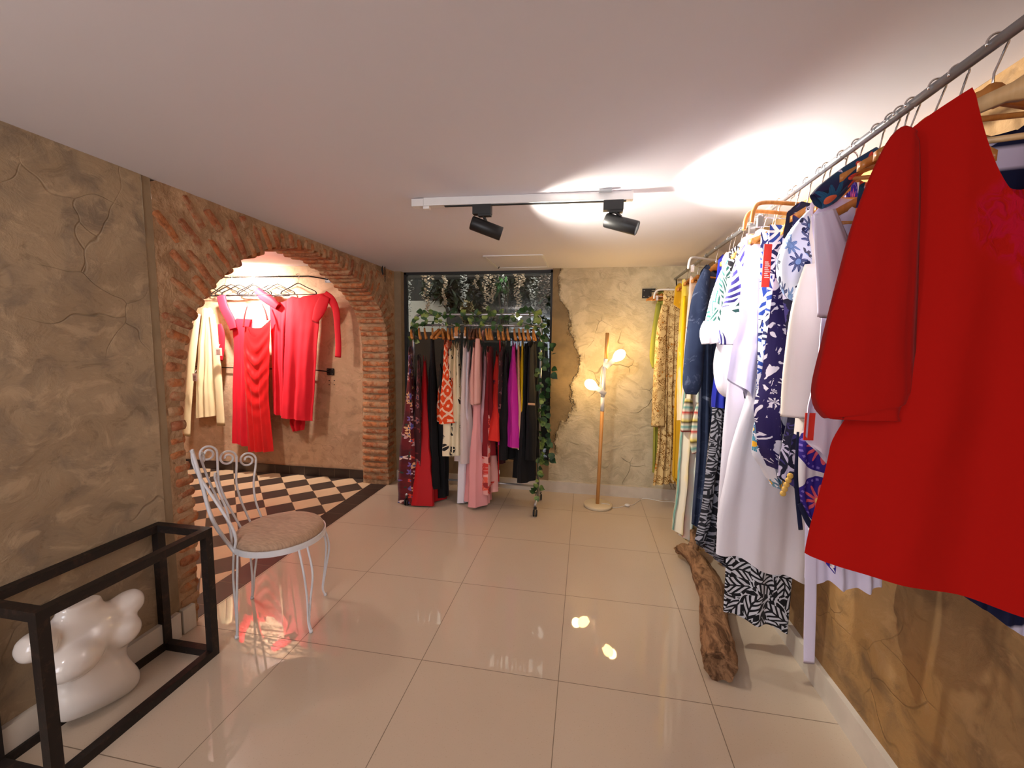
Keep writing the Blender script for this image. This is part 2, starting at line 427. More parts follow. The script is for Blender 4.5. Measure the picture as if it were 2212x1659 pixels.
# near part of the left wall, plaster
def wall_quad(mb, p0, p1, z0, z1, nu, nv, amp=.006, mi=0, nrm=(1, 0, 0), th=.12):
    n = Vector(nrm)
    def fn(u, v):
        p = Vector((lerp(p0[0], p1[0], u), lerp(p0[1], p1[1], u), lerp(z0, z1, v)))
        e = min(1, 8*u, 8*(1-u), 8*v, 8*(1-v)) if False else 1
        return p + n*amp*(noise.noise(p*2.3)+.5*noise.noise(p*7.1))*e
    mb.grid(fn, nu, nv, mi=mi)
    q = lambda u, v: Vector((lerp(p0[0], p1[0], u), lerp(p0[1], p1[1], u), lerp(z0, z1, v)))-n*th
    c = [q(0,0), q(1,0), q(1,1), q(0,1)]
    mb.add(c, [(3,2,1,0)], None, mi, False)
    for (a, b) in (((0,0),(1,0)), ((1,0),(1,1)), ((1,1),(0,1)), ((0,1),(0,0))):
        pa, pb = q(*a)+n*th, q(*b)+n*th
        mb.add([q(*b), q(*a), pa, pb], [(0,1,2,3)], None, mi, False)
    return mb
w = MB(); wall_quad(w, (XL, YN), (XL, -.10), 0, H, 70, 50); struct('wall_left', w, M_PL)
w = MB(); wall_quad(w, (XL-.002, -.101), (XL-.002, -.062), 0, H, 4, 60, .003); struct('trim_1', w, M_STRIP)
w = MB(); wall_quad(w, (XR, YB+.1), (XR, YN), 0, H, 70, 50, nrm=(-1, 0, 0)); struct('wall_right', w, M_PR)
# back wall with the window opening
WX0, WX1, WZ = -.52, .957, .262
w = MB(); MBK = mat_backwall()
wall_quad(w, (WX1, YB), (XR+.1, YB), 0, H, 60, 80, .008, nrm=(0, -1, 0), th=.14)
wall_quad(w, (XL-.02, YB), (WX0, YB), 0, H, 3, 40, .004, nrm=(0, -1, 0), th=.14, mi=1)
wall_quad(w, (WX0, YB), (WX1, YB), 0, WZ, 30, 8, .006, nrm=(0, -1, 0), th=.14, mi=1)
struct('wall_back', w, [MBK, M_STRIP])
# rear wall behind the camera, with a big shop window opening (daylight)
w = MB()
w.box((.84, YN-.05, .25), (3.1, .1, .5)); w.box((-.35, YN-.05, 1.25), (.5, .1, 1.66)); w.box((2.1, YN-.05, 1.25), (.5, .1, 1.66))
struct('wall_rear', w, M_PL)
# baseboards
struct('baseboard_back', MB().box(((WX1+XR)/2-.0, YB-.007, .052), (XR-WX1+.02, .03, .104)).box(((WX0+WX1)/2-.03, YB-.007, .052), (WX1-WX0+.06, .028, .104)), M_BASE)
struct('baseboard_right', MB().box((XR-.008, (YB-.02+YN)/2, .052), (.03, YB-.02-YN, .104)), M_BASE)
struct('baseboard_left', MB().box((XL+.008, (YN-.08)/2, .06), (.032, -.08-YN, .12)).box((XL+.008, -.036, .06), (.030, .062, .116)), M_BASE)

# ---- the brick arch
ARC = [(.04,0),(.05,.245),(.054,.566),(.035,.80),(.020,1.03),(.028,1.14),(.057,1.336),(.128,1.515),(.198,1.611),(.299,1.718),(.425,1.825),(.54,1.885),
       (.66,1.94),(.80,1.975),(1.0,1.998),(1.228,1.988),(1.40,1.955),(1.563,1.90),(1.783,1.80),(1.92,1.70),(2.005,1.60),(2.06,1.45),(2.08,1.258),(2.07,.9),(2.05,.5),(2.042,.198),(2.042,0)]
ap = smooth_path([(0, a, b) for a, b in ARC], 6)
def resample(P, step):
    L = [0]
    for i in range(1, len(P)): L.append(L[-1]+(P[i]-P[i-1]).length)
    n = max(2, round(L[-1]/step)); out = []; j = 0
    for k in range(n+1):
        t = L[-1]*k/n
        while j < len(L)-2 and L[j+1] < t: j += 1
        u = (t-L[j])/max(1e-9, L[j+1]-L[j]); out.append(P[j].lerp(P[j+1], min(1, u)))
    return out
arc = resample(ap, .022); NA = len(arc)
def anorm(P, i):
    t = P[min(i+1, len(P)-1)]-P[max(i-1, 0)]; t.normalize(); return Vector((0, -t.z, t.y))   # outward, away from the opening
A_Y0, A_Y1, AX1 = -.062, YB+.0, -.86
mw = MB()
OFF = .015     # mortar sits back from the brick ends
inner = [arc[i]+anorm(arc, i)*OFF for i in range(NA)]
outer = []
for i in range(NA):
    p = arc[i]; n = anorm(arc, i)
    # walk outward until the wall rectangle ends
    t = 9
    if n.y < -1e-4: t = min(t, (A_Y0-p.y)/n.y)
    if n.y > 1e-4: t = min(t, (A_Y1-p.y)/n.y)
    if n.z > 1e-4: t = min(t, (H-p.z)/n.z)
    outer.append(p+n*max(t, OFF+.01))
# monotone fix of the outer boundary along the rectangle
def wob(p, a=.005): return a*(noise.noise(p*9)+.6*noise.noise(p*23))
def arch_face(x, flip):
    def fn(u, v):
        i = round(u*(NA-1)); p = inner[i].lerp(outer[i], v); q = Vector((x, p.y, max(0, p.z)))
        q.x += wob(q); return q
    mw.grid(fn, NA-1, 10, flip=flip)
arch_face(XL-.004, False); arch_face(AX1, True)
def soff(u, v):
    i = round(u*(NA-1)); p = inner[i]; q = Vector((lerp(XL-.004, AX1, v), p.y, max(0, p.z)))
    if 0 < v < 1: q += anorm(arc, i)*wob(q, .006)
    return q
mw.grid(soff, NA-1, 12)
mw.box(((XL+AX1)/2, A_Y1+.06, H/2), (abs(AX1-XL)-.01, .12, H))
br = MB()
def brick(c, t, n, L, th, wid, x0, seed):
    # c centre (y,z) on wall plane; t along curve, n radial; L radial length; th thickness; spans x0..x0-wid
    rnd = random.Random(seed); uvv = (rnd.random(), rnd.random()); X = Vector((1, 0, 0)); sk = rnd.uniform(-.08, .08)
    nr, nw, nt = 7, max(3, int(wid/.035)), 3
    def pt(a, b, cc):   # each -1..1
        s = .006; k = 1
        e = (abs(a)**6+abs(cc)**6+abs(b)**10); k = 1/max(1, e**.10)
        p = c + n*(a*L/2*k) + t*(cc*th/2*k+sk*a*L/2) + X*((b*k)*wid/2)
        return p + (t*.5+n*.7+X)*(.0045*noise.noise(p*38+Vector((seed*.31, 0, 0))))+n*.004*noise.noise(p*14)
    def face(f, nu, nv, flip):
        br.grid(lambda u, v: pt(*f(u*2-1, v*2-1)), nu, nv, uvf=lambda u, v: uvv, flip=flip)
    face(lambda u, v: (u, 1, v), nr, nt, False); face(lambda u, v: (u, -1, v), nr, nt, True)
    face(lambda u, v: (-1, u, v), nw, nt, False); face(lambda u, v: (1, u, v), nw, nt, True)
    face(lambda u, v: (u, v, 1), nr, nw, True); face(lambda u, v: (u, v, -1), nr, nw, False)
cs = resample(ap, .066); sd = 0
def inside(p): return A_Y0+.003 < p.y < A_Y1-.01 and p.z < H-.012
for i in range(1, len(cs)-1):
    n = anorm(cs, i); t = (cs[i+1]-cs[i-1]).normalized(); sd += 1; rnd = random.Random(sd*7)
    prot = rnd.uniform(-.004, .014)
    Lr = rnd.uniform(.125, .15) if i % 2 else rnd.uniform(.20, .24)
    # clip radial length by the wall bounds
    while Lr > .05 and not inside(cs[i]+n*Lr): Lr -= .01
    if Lr <= .05: Lr = .05
    base = cs[i].copy(); base.x = 0
    jt = rnd.uniform(-.004, .004)
    wtot = XL+.010-AX1
    xa = XL+rnd.uniform(.000, .010)
    if rnd.random() < .0: pass
    c = base+n*(Lr/2-prot)+t*jt; c.x = (xa+AX1-.004)/2
    brick(c, t, n, Lr, rnd.uniform(.038, .049), xa-AX1+.004, XL, sd)
    # second and third ring on the wall face
    r0 = Lr+.022+rnd.uniform(0, .015)
    for ring in range(4):
        L2 = rnd.uniform(.10, .18); t2 = rnd.uniform(.030, .040)
        a = cs[i]+n*r0; b = cs[i]+n*(r0+L2)
        while L2 > .06 and not inside(cs[i]+n*(r0+L2)): L2 -= .01
        b = cs[i]+n*(r0+L2)
        if not (inside(a) and inside(b)) or L2 < .055: break
        if rnd.random() < .78:
            sd += 1; c = cs[i]+n*(r0+L2/2)+t*rnd.uniform(-.01, .01); c.x = XL-.022+rnd.uniform(.0, .009)
            brick(c, t, n, L2, t2, .05, XL, sd+900)
        r0 += L2+rnd.uniform(.02, .05)
sa = struct('wall_left_arch', mw, M_MORTAR)
ob = br.build('brickwork', M_BRICK, sa)
# ---- alcove behind the arch
AXW, AYB = -3.7, 2.19
w = MB(); wall_quad(w, (AXW, AYB-.06), (AX1+.01, AYB), 0, H+.06, 50, 30, .008, nrm=(0, -1, 0), th=.1); struct('wall_alcove_back', w, M_PA)
w = MB(); wall_quad(w, (AXW, -1.3), (AXW, AYB), 0, H+.06, 40, 30, .006, nrm=(1, 0, 0), th=.1); struct('wall_alcove_left', w, M_PA)
struct('wall_alcove_front', MB().box(((AXW+XL-.13)/2, -1.3, H/2+.03), (XL-.13-AXW, .08, H+.06)), M_PA)
struct('ceiling_alcove', MB().box(((AXW+XL-.12)/2, .45, H+.11), (XL-.12-AXW, 3.6, .1)), M_CEIL)
struct('floor_alcove', MB().box(((AXW-.64)/2-.07, .45, -.0495), (-.78-AXW, 3.6, .1)), mat_checker())
M_DT = mat_dark_tiles()
struct('trim_2', MB().box((-.695, 1.07, -.0492), (.17, 2.4, .102)), M_DT)
struct('baseboard_alcove', MB().bar((AXW, AYB-.075, .045), (AX1, AYB-.015, .045), .016, .09), M_DT)

# ---- window and what stands behind it
win = MB(); yg = YB+.095
win.box((WX1-.012, yg, (WZ+H)/2), (.024, .05, H-WZ)); win.box((WX0+.012, yg, (WZ+H)/2), (.024, .05, H-WZ))
win.box(((WX0+WX1)/2, yg, WZ+.015), (WX1-WX0, .05, .03)); win.box(((WX0+WX1)/2, yg, H-.012), (WX1-WX0, .05, .024))
wo = struct('window_1', win, M_DARKWIN)
gl = MB().box(((WX0+WX1)/2, yg, (WZ+H)/2), (WX1-WX0-.04, .006, H-WZ-.04)).build('window_pane', mat_glass(), wo)
M_GR = plain('courtyard_earth', srgb(60,52,42), .9)
struct('ground', MB().box((.3, 4.6, -.06), (7, 4.5, .1)), M_GR)
struct('wall_courtyard', MB().box((.3, 6.2, 1.5), (7, .1, 3.2)), plain('dark_fence', srgb(26,23,20), .9, bump=(6, .5, .03), var=.5))
struct('trim_3', MB().box((.3, 2.95, 2.2), (3.4, .16, .16)).box((.3, 3.75, 2.35), (3.4, .16, .16)), plain('dark_beam', srgb(34,28,24), .8))
t = thing('garden_hut', 'small pale rendered hut wall seen through the foliage outside the window', 'hut', (.55, 5.2, 0))
MB().box((.55, 5.2, 1.0), (1.0, .5, 2.0)).build('wall', plain('pale_render', srgb(150,146,142), .8), t)
MB().box((.55, 5.15, 2.04), (1.2, .75, .1)).build('roof', plain('hut_roof', srgb(40,38,36), .8), t)
t = thing('white_screen', 'bright white screen behind blossom at left of the window', 'screen', (-1.05, 4.2, 0))
MB().box((-1.05, 4.2, 1.05), (.62, .05, 1.9)).build('board', plain('white_board', srgb(160,156,150), .7), t)
MB().box((-1.33, 4.24, .95), (.05, .05, 1.9)).box((-.77, 4.24, .95), (.05, .05, 1.9)).build('post', M_DARKWIN, t)
M_BRANCH = plain('twig', srgb(62,50,36), .9)
def mat_leafy(name, a, b, tr=.0):
    t = T(name, .5, .4); n = t.noise(t.objc(), 14, 3); t.col(t.mix(n.step(.4, .6), a, b)); return t.m
M_FOL = mat_leafy('dark_foliage', srgb(22,34,20), srgb(40,54,30))
def foliage(name, label, cx, cy, cz, rx, ry, rz, n, sz, m, seed):
    rnd = random.Random(seed); mb = MB()
    for k in range(n):
        a = rnd.uniform(0, 2*PI); b = math.acos(rnd.uniform(-1, 1)); r = rnd.uniform(.55, 1)
        p = Vector((cx+rx*r*math.sin(b)*math.cos(a), cy+ry*r*math.sin(b)*math.sin(a), cz+rz*r*math.cos(b)))
        R = Matrix.Rotation(rnd.uniform(0, 6.28), 3, 'Z') @ Matrix.Rotation(rnd.uniform(-1.2, 1.2), 3, 'X'); s = sz*rnd.uniform(.6, 1.3)
        q = [(0,-1,0),(.38,-.2,.12),(0,1,-.05),(-.38,-.2,.12),(0,-.1,0)]
        mb.add([p+R@(Vector(v)*s) for v in q], [(0,1,4),(1,2,4),(2,3,4),(3,0,4)])
    t = thing(name, label, 'plant', (cx, cy, max(0, cz-rz)))
    mb.build('leaves', m, t)
    st = MB()
    for k in range(4): st.tube([(cx+rnd.uniform(-.05,.05), cy, 0), (cx+rnd.uniform(-.3,.3)*rx, cy, cz*.6), (cx+rnd.uniform(-.7,.7)*rx, cy+rnd.uniform(-.3,.3)*ry, cz+rz*.5)], [.02,.014,.005], 6)
    st.build('stem', M_BRANCH, t)
foliage('garden_shrub', 'large dark shrub outside the right half of the window', .95, 3.5, 1.2, .45, .3, .9, 1300, .07, M_FOL, 1)
foliage('garden_shrub', 'dark shrub outside, beneath the blossom at the left window edge', -.95, 3.4, .75, .45, .25, .6, 900, .07, M_FOL, 2)
foliage('garden_shrub', 'tall dark tree crown filling the top of the window', -.25, 4.3, 2.2, .9, .4, .45, 1300, .09, M_FOL, 3)
foliage('garden_shrub', 'low dark bush outside, behind the middle of the clothes rack', .25, 3.6, .55, .6, .3, .6, 1000, .07, M_FOL, 4)
foliage('dried_grass_bunch', 'hanging bunch of dried straw coloured grass outside the window', .0, 2.75, 1.72, .07, .05, .13, 260, .05, mat_leafy('dry_grass', srgb(128,108,74), srgb(158,138,98)), 5)
struct('added_dark_backing', MB().box((.3, 3.05, .76), (3.2, .08, 1.52)), plain('backing_black', srgb(20,20,20), .8))  # added black sheet, stands in for the darkness behind the rack clothes
# hanging wisteria blossom strands
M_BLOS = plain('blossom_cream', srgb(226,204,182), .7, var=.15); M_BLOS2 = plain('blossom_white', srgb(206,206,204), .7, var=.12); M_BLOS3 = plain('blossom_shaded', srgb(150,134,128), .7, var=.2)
def wisteria(px, pyb, Y, m, label, r=.028, dens=90, top=2.12):
    a = at(px, pyb, 1, Y); zt = top; zb = a.z; rnd = random.Random(int(px)); L = zt-zb
    t = thing('hanging_blossom_strand', label, 'blossom', (a.x, Y, zt), 'wisteria strands outside the window')
    pts = [(a.x+.012*math.sin(k*1.3+px), Y+.01*math.cos(k*1.7), zt-L*k/8) for k in range(9)]
    MB().tube(pts, .0022, 5).build('stem', M_BRANCH, t)
    mb = MB(); n = int(dens*L/.4)
    for k in range(n):
        f = (k+rnd.random())/n; z = zt-L*(.06+.94*f); rr = r*(1.15-.6*f)*rnd.uniform(.5, 1.2); a_ = rnd.uniform(0, 2*PI)
        c = Vector((a.x+.012*math.sin(f*8*1.3+px)+rr*math.cos(a_), Y+rr*math.sin(a_), z))
        R = Matrix.Rotation(a_, 3, 'Z') @ Matrix.Rotation(rnd.uniform(-.9, .9), 3, 'Y'); s = .0125*rnd.uniform(.7, 1.25)
        q = [(0,-1,.2),(.8,-.5,.5),(1,.6,.2),(0,1,.5),(-.7,.6,.2),(-.9,-.5,.1),(.1,0,-.25)]
        mb.add([c+R@(Vector(v)*s) for v in q], [(i, (i+1) % 6, 6) for i in range(6)])
    mb.build('blossom', m, t)
for px, pb, Y, m, lab, r in [
    (922, 672, 2.52, M_BLOS, 'thick cream blossom strand, nearest the left end of the rack', .04),
    (934, 604, 2.6, M_BLOS, 'short cream blossom strand beside the thickest left strand', .02),
    (880, 690, 2.9, M_BLOS2, 'pale blossom strand hanging at the far left window edge', .05),
    (960, 660, 2.55, M_BLOS, 'thin cream blossom strand, second from the left over the rack', .018),
    (1003, 664, 2.6, M_BLOS2, 'grey white blossom strand left of the bright hut wall', .034),
    (1028, 624, 2.45, M_BLOS, 'short peach blossom strand by the green leaf cluster', .02),
    (1050, 668, 2.5, M_BLOS, 'long full cream blossom strand before the bright hut wall', .036),
    (1064, 655, 2.6, M_BLOS, 'slim cream blossom strand touching the long full one', .026),
    (1090, 660, 2.7, M_BLOS2, 'whitish blossom strand right of the bright hut wall', .034),
    (1078, 618, 2.75, M_BLOS3, 'short shaded blossom strand near the window top', .03),
    (1118, 672, 2.5, M_BLOS, 'full peach blossom strand above the right of the rack', .038),
    (1128, 620, 2.62, M_BLOS, 'short peach blossom strand behind the full right one', .024),
    (1150, 668, 2.8, M_BLOS2, 'pale lower blossom strand close to the right window edge', .045),
    (1168, 672, 2.7, M_BLOS3, 'dusky mauve blossom strand at the right window edge', .05),
    (1181, 640, 2.6, M_BLOS3, 'dusky blossom strand pressed against the right window frame', .035)]:
    wisteria(px, pb, Y, m, lab, r)
foliage('green_sprig', 'bright green leafy sprig at the top centre of the window', .42, 2.6, 1.98, .09, .05, .09, 60, .035, mat_leafy('fresh_leaf', srgb(42,92,34), srgb(70,120,52)), 9)

# ---- ceiling hatch, track and lamps
t = thing('ceiling_hatch', 'square white access hatch in the ceiling near the back window', 'hatch', (.69, 1.88, H))
hf = MB(); a0, a1, b0, b1 = .46, .92, 1.63, 2.13
for (p, q) in (((a0, b0), (a1, b0)), ((a1, b0), (a1, b1)), ((a1, b1), (a0, b1)), ((a0, b1), (a0, b0))):
    hf.bar((p[0], p[1], H-.004), (q[0], q[1], H-.004), .014, .008)
hf.build('frame', M_WHITE, t)
MB().box(((a0+a1)/2, (b0+b1)/2, H-.0015), (a1-a0-.02, b1-b0-.02, .003)).build('panel', M_CEIL, t)
MB().tube([(a0+.03, b1-.05, H-.006), (a0+.012, b1-.01, H-.012)], .004, 6).build('latch', M_DARKWIN, t)
tag(MB().box((1.335, .335, H-.006), (.055, .022, .012)).build('ceiling_clip', M_STEEL), 'small grey metal clip on the ceiling beside the lamp track', 'clip')
TZ = 2.055
ta, tb = Vector((.49, .345, TZ)), Vector((1.45, .385, TZ))
t = thing('lamp_track', 'white ceiling lamp track carrying two black spotlights', 'track', (.97, .365, H))
MB().bar(ta+Vector((0,0,.006)), tb+Vector((0,0,.006)), .036, .036).build('rail', M_WHITE, t)
MB().bar(ta+Vector((.1,0,-.0135)), tb+Vector((-.02,0,-.0135)), .012, .006).build('power_slot', M_BLACK, t)
MB().box(ta+Vector((-.03,0,.004)), (.06, .038, .034)).box(ta+Vector((.01,-.0,-.018)), (.03, .02, .012)).build('end_feed', M_WHITE, t)
MB().box(tb+Vector((.004,0,.006)), (.01, .038, .038)).build('end_cap', M_WHITE, t)
M_LENS = mat_emit('lit_lens', (1, .93, .82), 30)
def spot_head(P, hd, hdir, label, name='track_spotlight'):
    t = thing(name, label, 'spotlight', (P.x, P.y, TZ-.014))
    MB().box((P.x, P.y, TZ-.034), (.088, .034, .042)).box((P.x+.012, P.y, TZ-.059), (.06, .028, .012)).build('adapter', M_BLACK, t)
    MB().tube([(P.x, P.y, TZ-.05), tuple(hd+Vector((0, 0, .031)))], .007, 10).build('stem', M_BLACK, t)
    d = hdir.normalized(); z = d; x = z.orthogonal().normalized(); y = z.cross(x); Mx = Matrix((x, y, z)).transposed().to_4x4(); Mx.translation = hd-d*.075
    hm = MB().lathe([(0.001, 0), (.028, .0), (.032, .004), (.032, .150), (.030, .153), (.028, .148), (.0265, .125)], Mx, 32, cap=False).build('housing', M_BLACK, t)
    MB().lathe([(.001, .126), (.0262, .126), (.0262, .130), (.001, .130)], Mx, 24).build('lens', M_LENS, t)
    return hd+d*.080, d
hd1 = at(1050, 493, 1, .37); hd2 = at(1341, 484, 1, .39)
s1, d1 = spot_head(Vector((at(1042, 450, 1, .357).x, .357, 0)), hd1, Vector((1, .30, -.34)), 'black cylinder spotlight, left one on the ceiling track')
s2, d2 = spot_head(Vector((at(1325, 440, 1, .38).x, .38, 0)), hd2, Vector((1, -.22, -.36)), 'black cylinder spotlight, right one on the ceiling track')
def spot(name, loc, d, e, ang, blend, col, size=.02):
    l = bpy.data.lights.new(name, 'SPOT'); l.energy = e; l.spot_size = ang; l.spot_blend = blend; l.color = col; l.shadow_soft_size = size
    o = bpy.data.objects.new(name, l); COL.objects.link(o); o.location = loc; o.rotation_euler = Vector(d).to_track_quat('-Z', 'Y').to_euler(); return o
def area(name, loc, d, e, sx, sy, col):
    l = bpy.data.lights.new(name, 'AREA'); l.energy = e; l.shape = 'RECTANGLE'; l.size = sx; l.size_y = sy; l.color = col
    o = bpy.data.objects.new(name, l); COL.objects.link(o); o.location = loc; o.rotation_euler = Vector(d).to_track_quat('-Z', 'Y').to_euler(); return o
def point(name, loc, e, col, size=.03):
    l = bpy.data.lights.new(name, 'POINT'); l.energy = e; l.color = col; l.shadow_soft_size = size
    o = bpy.data.objects.new(name, l); COL.objects.link(o); o.location = loc; return o
spot('spot_beam_left', s1, d1+Vector((0, 0, .10)), 33, math.radians(128), .75, (1, .93, .80))
spot('spot_beam_right', s2, d2+Vector((0, 0, .10)), 44, math.radians(128), .75, (1, .95, .86))
# daylight from the shop window behind the camera
area('daylight_window', (-.0, YN+.05, 1.3), (.0, 1, .10), 13, 1.3, 1.5, (.70, .80, 1))
point('rear_fill_light', (-.05, -1.75, 1.93), 6.5, (1, .88, .80), .08)  # added warm fill behind the camera, no fixture there
# alcove spot (on a ceiling track inside the alcove)
sl = Vector((-2.02, 1.70, 1.97))
t = thing('alcove_spotlight', 'black spotlight under the alcove ceiling, aimed at the dresses', 'spotlight', (sl.x, sl.y-.06, H+.05))
MB().tube([(sl.x, sl.y-.06, H+.055), (sl.x, sl.y-.06, 2.03)], .008, 8).build('stem', M_BLACK, t)
dd = Vector((-.02, .8, -.6)).normalized(); zx = dd.orthogonal().normalized(); Mx = Matrix((zx, dd.cross(zx), dd)).transposed().to_4x4(); Mx.translation = sl-dd*.12
MB().lathe([(.001, 0), (.026, 0), (.028, .004), (.028, .11), (.024, .11), (.023, .09)], Mx, 24, cap=False).build('housing', M_BLACK, t)
MB().lathe([(.001, .088), (.0222, .088), (.0222, .092), (.001, .092)], Mx, 24).build('lens', M_LENS, t)
spot('alcove_beam', sl, dd, 70, math.radians(150), .8, (1, .86, .78), .03)
point('alcove_fill_light', (-1.7, .75, 1.93), 13, (1, .84, .72), .06)  # unseen fill point, added to brighten the alcove walls
w = bpy.data.worlds.new('world'); SC.world = w; w.use_nodes = True
w.node_tree.nodes['Background'].inputs[0].default_value = (1, .93, .86, 1); w.node_tree.nodes['Background'].inputs[1].default_value = 1.25
# ------------------------------------------------------------------ open steel frame (by the left wall)
FX0, FX1, FY0, FY1, FZ = -.566, -.318, -.705, -.150, .585
t = thing('steel_frame', 'open box frame of dark rusty square steel, standing on the floor around the bust', 'frame', ((FX0+FX1)/2, (FY0+FY1)/2, 0))
MR = mat_rusty(); b_ = .032
def fbar(a, b, nm): MB().bar(a, b, b_, b_).build(nm, MR, t)
for (x, y) in ((FX0, FY0), (FX1, FY0), (FX0, FY1), (FX1, FY1)):
    fbar((x, y, 0), (x, y, FZ), 'upright')
for z in (b_/2, FZ-b_/2):
    for x in (FX0, FX1): fbar((x, FY0+b_/2, z), (x, FY1-b_/2, z), 'long_rail')
    for y in (FY0, FY1): fbar((FX0+b_/2, y, z), (FX1-b_/2, y, z), 'cross_rail')
wd = MB(); rnd = random.Random(4)
for k in range(14):
    x, y = rnd.choice([(FX0, FY0), (FX1, FY0), (FX0, FY1), (FX1, FY1)]); wd.ball((x+rnd.uniform(-.014, .014), y-.012+rnd.uniform(-.006, .0), FZ-.035+rnd.uniform(-.01, .01)), .006, 6, 4)

# ------------------------------------------------------------------ glossy white bust
def remeshed(mb, name, mat, parent, vox, smooth):
    me = bpy.data.meshes.new('tmp'); me.from_pydata(mb.v, [], mb.f); tmp = bpy.data.objects.new('tmp', me); COL.objects.link(tmp)
    r = tmp.modifiers.new('r', 'REMESH'); r.mode = 'VOXEL'; r.voxel_size = vox
    s = tmp.modifiers.new('s', 'SMOOTH'); s.factor = .6; s.iterations = smooth
    dg = bpy.context.evaluated_depsgraph_get(); ev = tmp.evaluated_get(dg); m2 = bpy.data.meshes.new_from_object(ev)
    bpy.data.objects.remove(tmp); o = Vector(parent.get('_o')) if parent is not None else Vector((0,0,0))
    m2.transform(Matrix.Translation(-o)); m2.name = name; m2.materials.clear(); m2.materials.append(mat)
    for p in m2.polygons: p.use_smooth = True; p.material_index = 0
    ob = bpy.data.objects.new(name, m2); COL.objects.link(ob); ob.parent = parent; return ob
tb_ = thing('mannequin_bust', 'glossy white headless female bust leaning on the left wall inside the steel frame', 'mannequin', (-.47, -.46, 0))
bm_ = MB()
RX = lambda a: Matrix.Rotation(math.radians(a), 3, 'X')
rings = [((128,1564),(284,1486),.040), ((114,1545),(293,1464),.072), ((111,1516),(291,1440),.078), ((114,1490),(270,1414),.064), ((107,1455),(268,1392),.062),
         ((99,1420),(284,1360),.068), ((96,1385),(284,1325),.062), ((100,1358),(260,1300),.050), ((122,1338),(222,1298),.042), ((122,1318),(214,1282),.042)]
RP = []
for a, b, rx in rings:
    p, q = at(*a, 0, -.495), at(*b, 0, -.495); RP.append(((p+q)/2, (q-p)/2, rx))
cen = smooth_path([tuple(r[0]) for r in RP], 5); hlf = smooth_path([tuple(r[1]) for r in RP], 5); dep = smooth_path([(r[2], 0, 0) for r in RP], 5)
def tor(u, v):
    i = round(v*(len(cen)-1)); a = 2*PI*u; ca, sa = math.cos(a), math.sin(a)
    ca = math.copysign(abs(ca)**.85, ca); sa = math.copysign(abs(sa)**.85, sa)
    return cen[i]+hlf[i]*ca+Vector((1, 0, 0))*(dep[i].x*sa)
nr_ = len(cen)-1; bm_.grid(tor, 40, nr_, True)
k0 = len(bm_.v)-40*(nr_+1); bm_.f.append(tuple(range(k0, k0+40))); bm_.f.append(tuple(range(k0+40*nr_, k0+40*nr_+40))[::-1])
for _ in range(2): bm_.uv.append([(0, 0)]*40); bm_.mi.append(0); bm_.sm.append(True)
def blob(px, py, x, rx, ry, rz, ang=0): bm_.ball(tuple(at(px, py, 0, x)), (rx, ry, rz), 20, 14, RX(ang))
blob(162, 1426, -.442, .064, .082, .062, 4); blob(262, 1364, -.448, .058, .064, .054, 14); blob(205, 1380, -.455, .045, .09, .06, 8)
bm_.tube([at(255, 1318, 0, -.49), at(276, 1303, 0, -.485), at(296, 1291, 0, -.48), at(303, 1288, 0, -.48)], [.050, .052, .044, .026], 18)
bm_.tube([at(100, 1385, 0, -.49), at(70, 1398, 0, -.485), at(48, 1409, 0, -.48), at(40, 1412, 0, -.48)], [.05, .050, .040, .024], 18)
remeshed(bm_, 'body', plain('glossy_white_fibreglass', srgb(226,216,206), .12, spec=.7), tb_, .0075, 14)

# ------------------------------------------------------------------ driftwood log
tl = thing('driftwood_log', 'weathered brown driftwood log lying on the floor under the right clothes rail', 'log', (1.87, .6, 0))
lp = [at(1556, 1440, 2, .07), at(1545, 1360, 2, .072), at(1538, 1290, 2, .075), at(1520, 1240, 2, .08), at(1500, 1205, 2, .085), at(1478, 1188, 2, .08), at(1462, 1185, 2, .055)]
lp = smooth_path([tuple(p) for p in lp], 8); lr_ = [lerp(.066, .062, i/40) if i < 24 else max(.018, .062-(i-24)*.0016) for i in range(len(lp))]
def log_mb():
    mb = MB(); seg = 30; n = len(lp); vs = []
    for i in range(n):
        tt = (lp[min(i+1, n-1)]-lp[max(i-1, 0)]).normalized(); x = tt.cross(Vector((0,0,1))).normalized(); y = x.cross(tt)
        for k in range(seg):
            a = 2*PI*k/seg; d = x*math.cos(a)+y*math.sin(a); p = lp[i]+d*lr_[i]
            p += d*(.012*noise.noise(Vector((math.cos(a)*2, math.sin(a)*2, i*.12)))+.006*noise.noise(p*30)+.004*noise.noise(Vector((math.cos(a)*9, math.sin(a)*9, i*.06)))); vs.append(p)
    fs = [(i*seg+k, i*seg+(k+1) % seg, (i+1)*seg+(k+1) % seg, (i+1)*seg+k) for i in range(n-1) for k in range(seg)]
    mb.add(vs, fs)
    for base, c in ((0, lp[0]), ((n-1)*seg, lp[-1])):
        tt = (lp[1]-lp[0]).normalized(); ring = [mb.v[base+k] for k in range(seg)]; c = Vector(c)
        mid = [Vector(r).lerp(c, .45)+tt*(.008*noise.noise(Vector(r)*60)+(.012 if base == 0 else 0)) for r in ring]; o = len(mb.v)
        mb.add([*ring, *mid, c+tt*(.02 if base == 0 else 0)], [(k, (k+1) % seg, seg+(k+1) % seg, seg+k) for k in range(seg)]+[(seg+k, seg+(k+1) % seg, 2*seg) for k in range(seg)])
    return mb
MDW = mat_driftwood(); lg = log_mb().build('trunk', MDW, tl)
MB().tube(smooth_path([tuple(lp[-14]), tuple(lp[-14]+Vector((.03, .04, .06))), tuple(lp[-14]+Vector((.03, .09, .12)))], 5), [.04-.002*i for i in range(11)], 12).build('branch_stub', MDW, tl)

